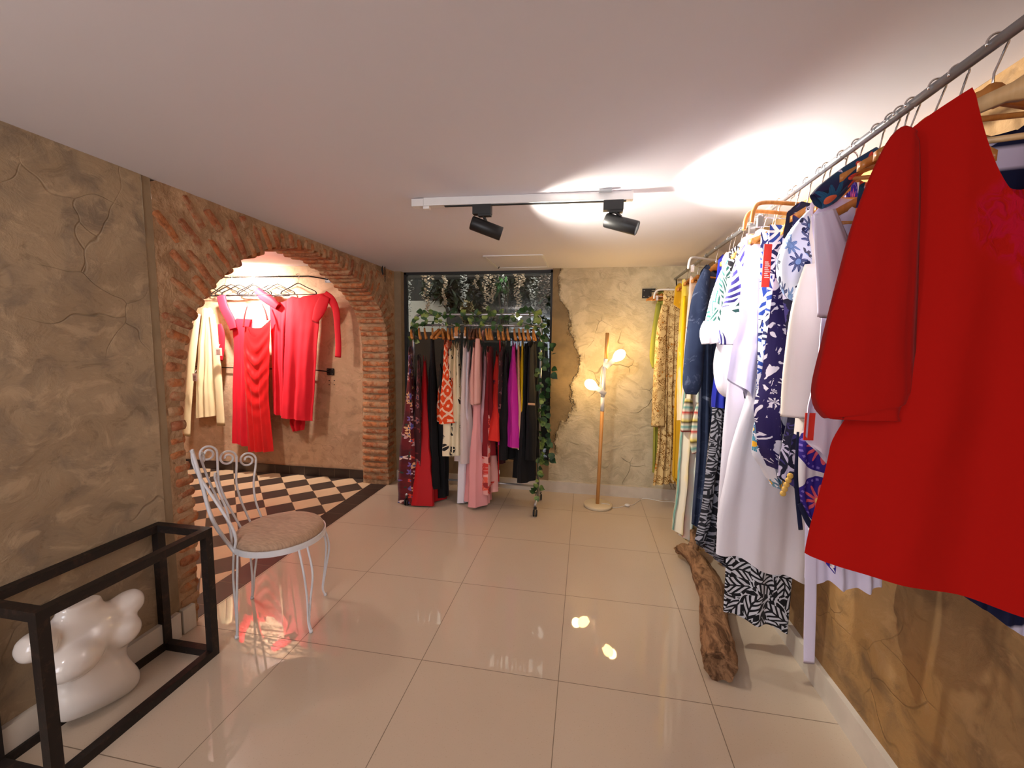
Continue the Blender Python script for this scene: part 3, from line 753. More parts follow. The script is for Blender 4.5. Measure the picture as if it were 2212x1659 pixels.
# ------------------------------------------------------------------ white wire chair
SCX, SCY, SZ = -.215, .160, .425
tc = thing('wire_chair', 'white wrought metal cafe chair with scroll back and round beige seat pad', 'chair', (SCX, SCY, 0))
MWM = plain('worn_white_paint', srgb(222,220,222), .4, var=.12)
R_ = .205
def rim_pt(a, r=R_, z=SZ): return Vector((SCX+r*math.cos(a), SCY+r*math.sin(a), z))
fr_ = MB(); n = 56
def rimfn(u, v):
    a = 2*PI*u; k = [(R_+.004, SZ+.012), (R_+.004, SZ-.016), (R_-.002, SZ-.016), (R_-.002, SZ+.012), (R_+.004, SZ+.012)][round(v*4)]
    return rim_pt(a, k[0], k[1])
fr_.grid(rimfn, n, 4, True, smooth=False); fr_.build('seat_ring', MWM, tc)
mf = T('beige_linen', .9, .2, 0, .2); nn = mf.noise(mf.vm('MULTIPLY', mf.objc(), (30, 260, 30)), 1, 3); n2 = mf.noise(mf.objc(), 11, 4)
mf.col(mf.mix(nn.step(.3, .7), srgb(160,128,104), srgb(186,152,124))); mf.bump(nn+n2*2, .25, .004)
pr = [(.001, -.004), (.17, -.006), (.192, .0), (.199, .012), (.198, .026), (.188, .040), (.160, .050), (.10, .056), (.001, .058)]
Mt = Matrix.Translation((SCX, SCY, SZ)); sp = smooth_path([(a, 0, b) for a, b in pr], 3)
MB().lathe([(max(.0005, p.x), p.z) for p in sp], Mt, 48, cap=False).build('seat_pad', mf.m, tc)
feet = [at(512, 1378, 2, 0), at(672, 1366, 2, 0), at(703, 1286, 2, 0), at(545, 1293, 2, 0)]
for i, f in enumerate(feet):
    a = math.atan2(f.y-SCY, f.x-SCX); lg_ = MB()
    for s in (-1, 1):
        top = rim_pt(a+s*.10, R_-.001, SZ-.012); out = Vector((math.cos(a), math.sin(a), 0)); side = Vector((-math.sin(a), math.cos(a), 0))
        bw = .026 if math.cos(a) > 0 else .004; m1 = lerp(top, f, .30)+out*bw+side*s*.006; m2 = lerp(top, f, .62)+out*(.3*bw); m3 = lerp(top, f, .88)-out*(.45*bw)
        lg_.tube(smooth_path([tuple(top), tuple(m1+Vector((0,0,0))), tuple(m2), tuple(m3), tuple(Vector((f.x, f.y, .006))+side*s*.003)], 7), .0052, 8)
    lg_.tube([(f.x, f.y, .012), (f.x, f.y, 0)], .009, 10)
    lg_.build('leg', MWM, tc)
# backrest rods: foot on the ring -> S curve -> spiral top
def rod(ang, crest, dirv, rs=.033, turns=1.55, bow=.03):
    foot = rim_pt(ang, R_, SZ+.005); crest = Vector(crest); d = Vector(dirv).normalized()
    stem_top = crest-d*(-rs)+Vector((0, 0, -rs))           # right side of the loop
    c = crest+Vector((0, 0, -rs)); out = Vector((math.cos(ang), math.sin(ang), 0))
    base = c+(-d)*(-1)*0
    pts = [foot, lerp(foot, stem_top, .33)+out*bow*.5, lerp(foot, stem_top, .66)-out*0.01, stem_top+Vector((0,0,-.03))]
    pts = smooth_path([tuple(p) for p in pts], 8); n = 40
    for k in range(1, n+1):
        a = k/n*turns*2*PI; r = rs*(1-.72*k/n) if k > n*.3 else rs*(1-.72*.3*(k/(n*.3))*1.0*(k/(n*.3))) ; r = rs*(1-.68*(k/n)**1.3)
        pts.append(c+d*(r*math.cos(a))+Vector((0, 0, 1))*(r*math.sin(a)))
    return pts
def scroll(px_pts, foot_ang, xf, xc, dirv, rs, turns=1.5):
    """px_pts: photo points up the stem, from the seat ring to the side of the loop"""
    foot = rim_pt(foot_ang, R_, SZ+.004); n_ = len(px_pts); P = [foot]
    for i, (a, b) in enumerate(px_pts): P.append(at(a, b, 0, lerp(foot.x, xc, ((i+1)/n_)**.8)))
    d = Vector(dirv).normalized(); c = P[-1]-d*rs; pts = smooth_path([tuple(p) for p in P], 8); n = 44
    for k in range(1, n+1):
        a = k/n*turns*2*PI; r = rs*(1-.68*(k/n)**1.15); pts.append(c+d*(r*math.cos(a))+Vector((0, 0, 1))*(r*math.sin(a)))
    return pts
back = [
    ([(553,1085),(548,1045),(552,1008),(553,992)], math.radians(152), 0, -.50, (.50, .84, -.10), .041),
    ([(522,1085),(511,1045),(511,1005),(511,988)], math.radians(168), 0, -.535, (.42, .88, -.10), .041),
    ([(490,1085),(473,1040),(470,1000),(469,978)], math.radians(184), 0, -.550, (.36, .9, -.08), .041),
]
for pts_, ang, xf, xc, dv, rs in back:
    MB().tube(scroll(pts_, ang, xf, xc, dv, rs), .0054, 8).build('back_scroll', MWM, tc)
# near side of the curved back, seen edge on
A0 = rim_pt(math.radians(246), R_, SZ-.01)
crn = at(414, 972, 0, -.50)
e = MB(); e.tube(smooth_path([tuple(A0), tuple(lerp(A0, crn, .35)+Vector((-.03, -.008, -.02))), tuple(lerp(A0, crn, .7)+Vector((-.014, -.004, -.006))), tuple(crn)], 8), .0085, 8)
e.build('back_post', MWM, tc)
for pts_, ang, xc, dv, rs in (([(478,1095),(452,1040),(437,1000),(432,985)], math.radians(205), -.53, (.25, -.5, .35), .028), ([(492,1110),(476,1070),(468,1045),(464,1032)], math.radians(236), -.46, (.35, -.45, .2), .026)):
    MB().tube(scroll(pts_, ang, 0, xc, dv, rs, 1.3), .0052, 8).build('back_scroll', MWM, tc)
MB().tube(smooth_path([tuple(crn+Vector((.008, -.004, .004))), tuple(crn+Vector((.02, -.0, -.10))), tuple(A0+Vector((-.01, 0, .12))), tuple(A0+Vector((.0, 0, .02)))], 8), .0065, 8).build('back_post', MWM, tc)

# ------------------------------------------------------------------ floor lamp
lb = at(1293, 1084, 2, 0.0); lb = Vector((1.415, 1.945, 0))
tf = thing('floor_lamp', 'tall wooden and white floor lamp with two glowing egg bulbs', 'lamp', tuple(lb))
Y = lb.y
MB().lathe([(.001, 0), (.118, 0), (.122, .004), (.122, .020), (.118, .024), (.001, .024)], Matrix.Translation(lb), 48, cap=False).build('base', plain('cream_lamp_base', srgb(214,198,168), .4), tf)
pb_, pm, pt_ = Vector((lb.x-.004, Y, .022)), at(1301, 888, 1, Y), at(1312, 719, 1, Y)
j1 = at(1302, 858, 1, Y); j2 = at(1306, 792, 1, Y); up_ = at(1309, 775, 1, Y)
MPW = mat_wood('pale_lamp_wood', srgb(206,150,88), srgb(184,128,68), .4)
MB().tube([pb_, lerp(pb_, pm, .5), pm], .0155, 16).build('pole', MPW, tf)
MB().tube([up_, pt_], .0150, 16).build('pole', MPW, tf)
MB().tube([pm, j1], .0165, 16).tube([j1, j2], .0165, 16).tube([j2+Vector((0,0,.0)), up_], .016, 16).build('sleeve', M_WHITE, tf)
ML = mat_emit('glowing_bulb', (1.0, .62, .22), 14)
def lamp_head(a, b, label):
    a = Vector(a); b = Vector(b); d = (b-a).normalized()
    s = MB(); s.tube([a-d*.035, a+d*.055], .0215, 20); so = s.build('socket', M_WHITE, tf)
    x = d.orthogonal().normalized(); Mx = Matrix((x, d.cross(x), d)).transposed().to_4x4(); Mx.translation = a+d*.053
    pf = [(.018, 0), (.027, .012), (.039, .035), (.043, .055), (.041, .075), (.032, .095), (.018, .108), (.001, .113)]
    bo = MB().lathe(pf, Mx, 28, cap=False).build('bulb', ML, tf)
    c = a+d*.16
    return c
h1 = lamp_head(at(1316, 787, 1, Y-.01), at(1335, 770, 1, Y-.02), '')
h2 = lamp_head(at(1300, 846, 1, Y-.015), at(1278, 832, 1, Y-.03), '')
MB().tube(smooth_path([tuple(j2+Vector((-.02,-.012,0))), tuple(lerp(j1, j2, .5)+Vector((-.028,-.012,0))), tuple(j1+Vector((-.018,-.014,.01)))], 6), .003, 6).build('wire', M_WHITE, tf)
point('lamp_glow_upper', h1+Vector((.0, .02, 0)), 1.9, (1, .66, .26), .04); point('lamp_glow_lower', h2+Vector((-.02, .02, 0)), 1.5, (1, .66, .26), .04)
cp = [lb+Vector((.03,-.0,.027)), lb+Vector((.09,-.005,.026)), Vector((lb.x+.14, Y-.02, .004)), at(1356, 1091, 2, .006), at(1368, 1090, 2, .004), at(1380, 1082, 2, .003), at(1395, 1077, 2, .003), at(1430, 1083, 2, .003), at(1452, 1084, 2, .003), Vector((2.2, 2.13, .003))]
MB().tube(smooth_path([tuple(p) for p in cp], 6), .0026, 6).build('power_cord', M_WHITE, tf)
sw = at(1355, 1091, 2, .012)
MB().ball(tuple(sw), (.024, .02, .012), 16, 8).build('foot_switch', M_WHITE, tf)

# ------------------------------------------------------------------ wall plates and small metal bits
M_IRON = plain('black_iron', srgb(30,28,27), .5, .3)
def plate(c, nrm_y, sx, sz, name, label, holes, rod_to=None, rr=.005, m=None):
    m = m or M_IRON
    t = thing(name, label, 'bracket', c); c = Vector(c)
    MB().box(c+Vector((0, -.003, 0)), (sx, .006, sz)).build('plate', m, t)
    for dx, dz in holes: MB().ball(c+Vector((dx, -.008, dz)), (.006, .004, .006), 10, 6).build('screw', M_STEEL, t)
    return t
pc = at(1397, 634, 1, YB-.006)
tp = plate(tuple(pc), 0, .078, .082, 'rail_bracket', 'dark square wall bracket on the rough back wall at the rail end', [(-.022, .024), (-.022, -.026), (.02, -.026)])
MB().box(pc+Vector((.05, -.006, .034)), (.04, .01, .014)).build('lug', M_IRON, tp)
# main rail along the right wall
RLX, RLZ = 2.0, 1.96
rail_y0, rail_y1 = -1.45, 2.0
tr = thing('clothes_rail', 'long grey metal clothes rail running along the right wall', 'rail', (RLX, 2.16, RLZ))
MB().tube([(RLX, rail_y0, RLZ), (RLX, .3, RLZ), (RLX, 2.165, RLZ)], .0105, 14).build('tube', M_STEEL, tr)
MB().tube(smooth_path([tuple(pc+Vector((.03, -.012, -.004))), (pc.x+.02, 2.13, pc.z), (1.85, 2.10, 1.853), (1.95, 2.09, 1.858), (RLX, 2.10, 1.875), (RLX, 2.12, RLZ)], 6), .005, 8).build('arm', M_IRON, tr)
for yy in (-1.42,):
    MB().tube([(RLX, yy, RLZ+.008), (RLX, yy, H)], .006, 8).lathe([(.001, 0), (.025, 0), (.025, .006), (.001, .006)], Matrix.Translation((RLX, yy, H-.007)), 16).build('ceiling_hanger', M_STEEL, tr)
# alcove wall rods
AY = AYB-.02
def wall_rod(z_px, x_pl, name, label, x_end, yo, big):
    c = at(x_pl, z_px, 1, AY); t = thing(name, label, 'rail', tuple(c))
    s = .075 if big else .065
    MB().box(c+Vector((0, -.001, 0)), (s, .008, s*.9)).build('plate', M_IRON if big else M_STEEL, t)
    for dx in (-.024, .024):
        for dz in (-.022, .022): MB().ball(c+Vector((dx, -.008, dz)), .0045, 8, 5).build('screw', M_STEEL, t)
    MB().tube(smooth_path([tuple(c+Vector((0,-.004,0))), tuple(c+Vector((-.05, -.04, .008))), tuple(c+Vector((-.12, -yo, .015)))], 5), .006, 8).build('arm', M_IRON, t)
    MB().tube([c+Vector((-.12, -yo, .015)), Vector((x_end, c.y-yo, c.z+.02))], .0055, 10).build('rod', M_IRON, t)
    return c
ca_ = wall_rod(604, 709, 'wall_rail', 'thin upper dark rod on the alcove wall carrying the dresses', -3.2, .13, False)
wall_rod(803, 714, 'wall_rail', 'lower rod with black square plate on the alcove wall', -2.9, .05, True)
for k, (dx, dy) in enumerate(((711, 822), (722, 822), (711, 831), (722, 831))):
    c = at(dx, dy, 1, AYB-.012); tag(MB().ball(tuple(c), (.006, .003, .006), 8, 5).build('wall_plug', M_DARKWIN), 'small dark wall plug hole in the group below the square plate', 'plug', 'four wall plug holes below the square plate')
# little chain on the arch
cc = at(829, 575, 0, XL+.02); t = thing('hanging_chain', 'short rusty chain hanging from a hook at the top right of the brick arch', 'chain', tuple(cc))
hk = MB().tube(smooth_path([tuple(cc+Vector((-.02, 0, .02))), tuple(cc+Vector((.01, -.01, .03))), tuple(cc+Vector((.012, .0, .0)))], 4), .0025, 6); hk.build('hook', M_IRON, t)
for k in range(9):
    c = cc+Vector((.01, 0, -.004-.016*k)); pts = []
    for a in range(12):
        q = 2*PI*a/12; o = Vector((0, .0055*math.cos(q), .011*math.sin(q))) if k % 2 else Vector((.0055*math.cos(q), 0, .011*math.sin(q))); pts.append(c+o)
    MB().tube(pts, .0018, 5, closed=True).build('link', MR, t)
MB().tube(smooth_path([tuple(cc+Vector((.008, -.03, .005))), tuple(cc+Vector((.01, -.05, -.03))), tuple(cc+Vector((.01, -.035, -.085)))], 4), [.003,.003,.004,.006,.008,.01,.009,.008,.004], 8).build('tassel', M_BLACK, t)
# ------------------------------------------------------------------ garments on hangers
class Pl:      # vertical plane a garment hangs in: anchor on the rail and a turn
    def __init__(s, x, y, deg=0):
        s.a = Vector((x, y, 0)); r = math.radians(deg); s.u = Vector((math.cos(r), math.sin(r), 0)); s.n = Vector((math.sin(r), -math.cos(r), 0))
    def w(s, q, z, n=0): return s.a+s.u*q+s.n*n+Vector((0, 0, z))
    def p(s, px, py):   # photo point -> (q, z)
        d = ray(px, py); t = (s.a-CAM).dot(s.n)/d.dot(s.n); P = CAM+d*t; return ((P-s.a).dot(s.u), P.z)
def interp(tab, z):     # tab: list of (q, z) with z falling
    if z >= tab[0][1]: return tab[0][0]
    for (q0, z0), (q1, z1) in zip(tab, tab[1:]):
        if z >= z1: 
            t = (z0-z)/max(1e-6, z0-z1); t = t*t*(3-2*t)*.5+t*.5; return lerp(q0, q1, t)
    return tab[-1][0]
def body(mb, pl, L, R, zn, nw, nd=.05, T_=.018, amp=.012, k=4, hem=0, hemL=None, hemR=None, seed=0, nu=40, nv=46, qn=0, off=0, flat=1.0, ndb=None, vneck=False, drape=0, nbase=0):
    """front and back cloth of one garment; L, R: (q,z) side lines from shoulder tip to hem"""
    rnd = random.Random(seed); ph = [rnd.uniform(0, 6.28) for _ in range(6)]
    zl, zr = L[0][1], R[0][1]; hl = hemL if hemL is not None else L[-1][1]; hr = hemR if hemR is not None else R[-1][1]
    qL0, qR0 = L[0][0], R[0][0]
    def top(a, front):
        q = lerp(qL0, qR0, a)
        if q < qn-nw: t = (q-qL0)/max(1e-5, (qn-nw-qL0)); return lerp(zl, zn, t**.85)
        if q > qn+nw: t = (qR0-q)/max(1e-5, (qR0-qn-nw)); return lerp(zr, zn, t**.85)
        t = abs(q-qn)/nw
        return zn-(nd if front else (ndb if ndb is not None else min(.012, nd)))*((1-t) if vneck else (1-t*t))
    def fn_side(sgn):
        def fn(a, b):
            z0 = top(a, sgn > 0); z1 = lerp(hl, hr, a)+hem*(math.sin(a*k*2*PI+ph[0])*.6+math.sin(a*9+ph[1])*.4)
            z = lerp(z0, z1, b); ql, qr = interp(L, z), interp(R, z)
            # a little spread near the top so that the neck keeps its place
            q = lerp(ql, qr, a); e = (1-(2*a-1)**2); th = T_*math.sqrt(max(0, e))*flat
            g = min(1, b*1.6)**1.2
            rip = amp*g*(math.sin(a*k*2*PI+ph[2]+b*.8)+.5*math.sin(a*k*3.7*PI+ph[3]-b*1.3)+.35*noise.noise(Vector((a*9, z*3, seed))))
            rip += amp*.25*noise.noise(Vector((q*14, z*9, seed+2)))
            if drape: rip = rip*(.35 if b < .5 else .35+(b-.5)*1.3)+drape*math.sin(z*44-((a-.5)**2)*26+noise.noise(Vector((a*3, z*4, 1)))*1.2)*math.exp(-((a-.5)**2)*5)*min(1, b*5)*max(0, 1-b*1.25)
            n = nbase+sgn*th*(.6+.6*g)+rip*(.55+.45*min(1, e*2))
            return pl.w(q, z, n+off)
        return fn
    wref = abs(R[len(R)//2][0]-L[len(L)//2][0])
    zt = max(zl, zr, zn)
    for sgn in (1, -1):
        f = fn_side(sgn)
        mb.grid(f, nu, nv, uvf=lambda a, b: ((a-.5)*wref*1.15+seed*.37+(0 if sgn > 0 else 2), lerp(top(a, True), lerp(hl, hr, a), b)), flip=sgn > 0)
    return mb
def sleeve(mb, pl, pts, n=0, fl=.45, folds=5, seed=0, foldamp=.07, cuff=None, seg=22, nsub=5):
    """pts: (q, z, half width)"""
    P = smooth_path([(a, b, 0) for a, b, c in pts], nsub); Wd = smooth_path([(c, 0, 0) for a, b, c in pts], nsub); N = len(P); vs = []; uvs = []; rnd = random.Random(seed); ph = rnd.uniform(0, 6)
    L = 0
    for i in range(N):
        t = P[min(i+1, N-1)]-P[max(i-1, 0)]; t.normalize(); x = Vector((-t.y, t.x, 0)); r = max(.004, Wd[i].x)
        if i: L += (P[i]-P[i-1]).length
        for k in range(seg):
            a = 2*PI*k/seg; rr = r*(1+foldamp*math.sin(folds*a+ph+i*.05)+.03*noise.noise(Vector((math.cos(a)*2, math.sin(a)*2, i*.2+seed))))
            q = P[i]+x*(rr*math.cos(a)); nn = n+rr*fl*math.sin(a)
            vs.append(pl.w(q.x, q.y, nn)); uvs.append((r*a*1.0+seed, P[i].y))
    fs = [(i*seg+k, i*seg+(k+1) % seg, (i+1)*seg+(k+1) % seg, (i+1)*seg+k) for i in range(N-1) for k in range(seg)]
    fs.append(tuple(range(seg))[::-1])
    # turned-in sleeve end
    c = Vector((0,0,0))
    for k in range(seg): c += vs[(N-1)*seg+k]
    c /= seg; d = (P[-1]-P[-2]).normalized(); o = len(vs); inn = pl.w(0, 0, 0)*0
    vin = [v.lerp(c, .12)-(pl.u*d.x+Vector((0,0,d.y)))*.015 for v in vs[(N-1)*seg:(N-1)*seg+seg]]
    cin = c-(pl.u*d.x+Vector((0,0,d.y)))*.03
    vs = vs+vin+[cin]; uvs += [uvs[(N-1)*seg+k] for k in range(seg)]+[uvs[-1]]
    fs += [((N-1)*seg+k, (N-1)*seg+(k+1) % seg, o+(k+1) % seg, o+k) for k in range(seg)]+[(o+k, o+(k+1) % seg, o+seg) for k in range(seg)]
    mb.add(vs, fs, uvs); return mb

def hook_path(pl, zr, drop=.055, r=.016):
    pts = []
    for k in range(15):
        a = math.radians(200-k*230/14); pts.append(pl.w(r*math.cos(a), zr+r*math.sin(a)-.003+.002, 0))
    pts.append(pl.w(0, zr-drop*.55, 0)); pts.append(pl.w(0, zr-drop, 0)); return pts
def hanger(pl, zr, hw, kind, label, mat=None, drop=.055, slope=.055):
    base = pl.w(0, zr, 0)
    t = thing({'wood': 'wooden_hanger', 'clip': 'clip_hanger', 'slim': 'slim_hanger'}[kind], label, 'hanger', tuple(base))
    MB().tube(hook_path(pl, zr, drop), .0021, 7).build('hook', M_CHROME, t)
    z0 = zr-drop
    if kind == 'wood':
        mb = MB(); n = 24; vs = []; 
        for i in range(n+1):
            q = -hw+2*hw*i/n; e = abs(q)/hw; z = z0-slope*e**1.25+.006*math.cos(e*PI*.5); wd_ = .014-.004*e+(.006 if e < .15 else 0); th = .007+.003*e; bow = .014*e*e
            for (a, b) in ((-1,-1),(1,-1),(1,1),(-1,1)):
                vs.append(pl.w(q, z+b*wd_, a*th+bow))
        fs = [(i*4+k, i*4+(k+1) % 4, (i+1)*4+(k+1) % 4, (i+1)*4+k) for i in range(n) for k in range(4)]+[(3,2,1,0), (n*4, n*4+1, n*4+2, n*4+3)]
        mb.add(vs, fs, None, 0, True); mb.build('shoulder_bar', mat or M_WOODL, t)
        MB().tube([pl.w(-hw*.86, z0-slope*.95, .01), pl.w(hw*.86, z0-slope*.95, .01)], .0055, 8).build('trouser_bar', mat or M_WOODL, t)
    elif kind == 'clip':       # squared wooden loop whose ends come down, with metal clips on a wire
        P = [pl.w(-hw, z0-.075, 0), pl.w(-hw+.006, z0-.03, 0), pl.w(-hw+.035, z0-.004, 0), pl.w(0, z0, 0), pl.w(hw-.035, z0-.004, 0), pl.w(hw-.006, z0-.03, 0), pl.w(hw, z0-.075, 0)]
        MB().tube(smooth_path([tuple(p) for p in P], 6), .0075, 10).build('bow', mat or M_WOODL, t)
        MB().tube([pl.w(-hw, z0-.055, 0), pl.w(hw, z0-.055, 0)], .002, 6).build('clip_wire', M_CHROME, t)
        for sg in (-1, 1):
            MB().box(pl.w(sg*hw*.78, z0-.07, 0), (.02, .018, .04)).tube([pl.w(sg*hw*.78, z0-.05, -.012), pl.w(sg*hw*.78, z0-.05, .012)], .005, 8).build('clip', M_CHROME, t)
    else:
        P = [pl.w(-hw, z0-slope-.012, 0), pl.w(-hw+.015, z0-slope+.01, 0), pl.w(-hw*.5, z0-slope*.42, 0), pl.w(-.02, z0+.004, 0), pl.w(.02, z0+.004, 0), pl.w(hw*.5, z0-slope*.42, 0), pl.w(hw-.015, z0-slope+.01, 0), pl.w(hw, z0-slope-.012, 0), pl.w(hw-.02, z0-slope-.02, 0), pl.w(0, z0-slope-.022, 0), pl.w(-hw+.02, z0-slope-.02, 0)]
        MB().tube(smooth_path([tuple(p) for p in P+[P[0]]], 5), .0072, 8, ry=.6).build('loop', mat or M_BLACK, t)
    return t
def tagcard(P, u, w_, h_, m, name, label, parent=None):
    n = Vector((u.y, -u.x, 0)); mb = MB(); P = Vector(P)
    mb.add([P+u*(a*w_/2)+Vector((0,0,b*h_/2))+n*(c*.0008) for c in (-1, 1) for a, b in ((-1,-1),(1,-1),(1,1),(-1,1))], [(0,1,2,3),(7,6,5,4),(0,4,5,1),(1,5,6,2),(2,6,7,3),(3,7,4,0)], None, 0, False)
    return mb.build(name, m, parent)
DBG = []
def garment(name, cat, label, pl, mat, L, R, zn, nw=.07, nd=.05, sl=(), group=None, hang=None, extra=None, **kw):
    """L/R: lists of photo points ('px') or (q,z) numbers; R may be 'mirror' or ('w', q offsets)"""
    cv = lambda lst: [pl.p(*p) if abs(p[0]) > 20 else p for p in lst]
    L = cv(L)
    if R == 'mirror': R = [(-q, z) for q, z in L]
    elif isinstance(R, tuple) and R[0] == 'add': R = [(q+R[1], z) for q, z in L]
    else: R = cv(R)
    if group == RR:
        mxq = (XR-.035-pl.a.x)/max(.3, pl.u.x); R = [(min(q, mxq), z) for q, z in R]
    DBG.append((label[:30], [tuple(round(v, 2) for v in p) for p in L], [tuple(round(v, 2) for v in p) for p in R], round(zn, 2)))
    mb = MB(); body(mb, pl, L, R, zn, nw, nd, **kw)
    t = thing(name, label, cat, tuple(pl.w(0, zn, 0)), group)
    mb.build('body', mat, t)
    for i, s in enumerate(sl):
        s = dict(s); pts = s.pop('pts'); m = s.pop('mat', mat); nm = s.pop('name', 'sleeve')
        pts = [(pl.p(a, b)+(c,)) if abs(a) > 20 else (a, b, c) for a, b, c in pts]
        DBG.append(('   '+nm, [tuple(round(v, 2) for v in p) for p in pts]))
        sleeve(MB() if False else (q := MB()), pl, pts, seed=kw.get('seed', 0)+i, **s); q.build(nm, m, t)
    if hang:
        hk, hl, hw = hang[:3]
        if group == RR and hk == 'wood' and len(hang) == 3: hang = tuple(hang)+(RLZ, None, max(.05, RLZ-zn+.016), max(.02, zn-L[0][1])+.006); hw = max(.05, min(hw, abs(L[0][0])-.008))
        hanger(pl, hang[3] if len(hang) > 3 else RLZ, hw, hk, hl, *(hang[4:5]), drop=hang[5] if len(hang) > 5 else (.085 if hk == 'wood' else .055), slope=hang[6] if len(hang) > 6 else .055)
    return t
RR = 'clothes hanging on the long right wall rail'
# fabrics
C_RED = cl_plain('scarlet_knit', srgb(166,16,9), .9, srgb(150,13,8), .12)
C_LILAC = cl_plain('lilac_white_cotton', srgb(222,214,236), .8, srgb(214,206,232))
C_WHITE = cl_plain('white_cotton', srgb(236,232,240), .8, srgb(228,222,234))
C_CREAM = cl_plain('ivory_satin', srgb(238,230,222), .45, srgb(226,216,206), .5)
C_NAVYCUT = cl_cutout('navy_cutout_print', srgb(36,24,84), srgb(228,222,238), 19, None, .45)
C_NAVYCUT2 = cl_cutout('black_cutout_print', srgb(22,18,44), srgb(206,198,216), 17, srgb(60,50,110), .55, 3)
C_NFLOW = cl_flowers('navy_round_flowers', srgb(214,220,238), [srgb(30,52,112), srgb(84,120,176), srgb(36,62,124), srgb(20,24,60)], srgb(120,150,200), 16, 8, .46, None, .95, srgb(24,30,72))
C_MULTI = cl_flowers('jewel_floral', srgb(34,24,68), [srgb(216,72,52), srgb(40,34,96), srgb(26,84,120), srgb(196,186,214), srgb(120,38,60)], srgb(230,110,70), 13, 9, .5, srgb(26,60,92), .9, srgb(20,24,50))
C_BLUEKAF = cl_leaf('blue_leaf_print', srgb(240,240,246), srgb(40,72,158), 9, 18, 2, srgb(24,32,84))
C_FERN = cl_leaf('navy_fern_on_white', srgb(244,242,248), srgb(48,40,118), 5.2, 34, 5, srgb(36,84,76), True)
C_TEAL = cl_leaf('teal_leaf_print', srgb(232,238,234), srgb(30,84,76), 8, 30, 1)
C_TIE = cl_tiedye('blue_tie_dye', srgb(44,54,80), srgb(58,70,98), srgb(140,150,176))
C_BWL = cl_leaf('black_white_leaf', srgb(18,18,26), srgb(214,216,226), 9.5, 22, 3)
C_BWD = cl_leaf('charcoal_leaf', srgb(24,24,34), srgb(150,150,162), 10, 30, 6)
C_STRV = cl_stripes('bright_soft_stripes', [(0, srgb(244,228,200)), (.16, srgb(240,206,90)), (.22, srgb(110,80,30)), (.28, srgb(240,214,150)), (.42, srgb(242,226,206)), (.5, srgb(214,60,44)), (.58, srgb(240,210,190)), (.72, srgb(214,226,214)), (.8, srgb(96,160,150)), (.9, srgb(236,224,200))], .095, True)
C_STRH = cl_stripes('bright_cross_stripes', [(0, srgb(244,228,200)), (.14, srgb(216,58,50)), (.24, srgb(244,228,204)), (.4, srgb(120,180,168)), (.52, srgb(240,226,198)), (.66, srgb(96,74,30)), (.74, srgb(240,214,110)), (.9, srgb(244,230,206))], .12, False)
C_YEL = cl_plain('bright_yellow', srgb(248,214,16), .75, srgb(240,200,10))
C_YW = cl_tiedye('yellow_white_floral', srgb(250,226,90), srgb(252,240,210), srgb(255,250,246))
C_PEACH = cl_tiedye('peach_white', srgb(248,226,208), srgb(250,238,230), srgb(236,150,120))
C_GOLD = cl_gold('gold_brown_print')
C_OLIVE = cl_plain('olive_green', srgb(150,152,62), .8, srgb(130,134,52))
C_NAVY = cl_plain('navy_cloth', srgb(22,28,62), .8)
C_ROYAL = cl_plain('royal_blue', srgb(24,36,150), .6)
C_MAND = cl_mandala('purple_mandala_print')
C_TQ = cl_plain('turquoise', srgb(54,160,196), .6)
C_TF = cl_flowers('teal_daisy_print', srgb(226,224,232), [srgb(24,110,140), srgb(24,90,124), srgb(40,130,156)], srgb(236,170,40), 13, 8, .5, None, .9)
C_BLACK = cl_plain('black_cloth', srgb(14,14,17), .85)

# A. scarlet blouse, nearest
pA = Pl(RLX, -0.725, -14)
t_ = T('embroidered_scarlet', .9, .12); oc = t_.objc(); A_o = pA.w(0, pA.p(2083, 206)[1], 0); em = None
for ex, ey, er in ((2196, 480, .085), (2222, 588, .040)):
    d_ = t_.vm('DISTANCE', oc, tuple(pA.w(*pA.p(ex, ey), .02)-A_o)); k_ = d_.step(er, er*.75); em = k_ if em is None else em.mx(k_)
nn_ = t_.noise(t_.vm('MULTIPLY', warp(t_, oc, 20, .03), (60, 60, 26)), 1, 3, .6, 1.0)
t_.col(t_.mix(em*nn_.step(.42, .58), srgb(166,16,9), srgb(170,14,40))); t_.bump(nn_*em, .8, .006)
C_EMB = t_.m
garment('blouse', 'blouse', 'scarlet red puff sleeved blouse, the nearest garment on the right rail', pA, C_EMB,
    [(1945,300),(1925,600),(1850,850),(1790,960),(1735,1188)], 'mirror', pA.p(2083,206)[1], nw=abs(pA.p(2083,206)[0]), nd=.20, ndb=.17, amp=.011, k=2, hem=.004, seed=1, T_=.03, nbase=.014,
    hemL=pA.p(1738,1190)[1], hemR=pA.p(2212,1318)[1]+.0, nu=60, nv=60, group=RR,
    sl=[dict(mat=C_RED, pts=[(1948,300,0.010),(1927,335,0.024),(1893,480,0.046),(1868,640,0.060),(1850,770,0.070),(1843,840,0.076),(1848,875,0.068),(1851,888,0.056),(1851,899,0.057)], n=.040, fl=.34, folds=7, foldamp=.085, name='sleeve'),
        dict(pts=[(.19,1.74,.02),(.20,1.575,.035),(.205,1.378,.04),(.205,1.285,.03)], n=.02, fl=.4, folds=5, name='sleeve')],
    hang=('wood', 'pale wooden hanger carrying the scarlet red blouse', .20, RLZ, M_WOODP, .125, .085))
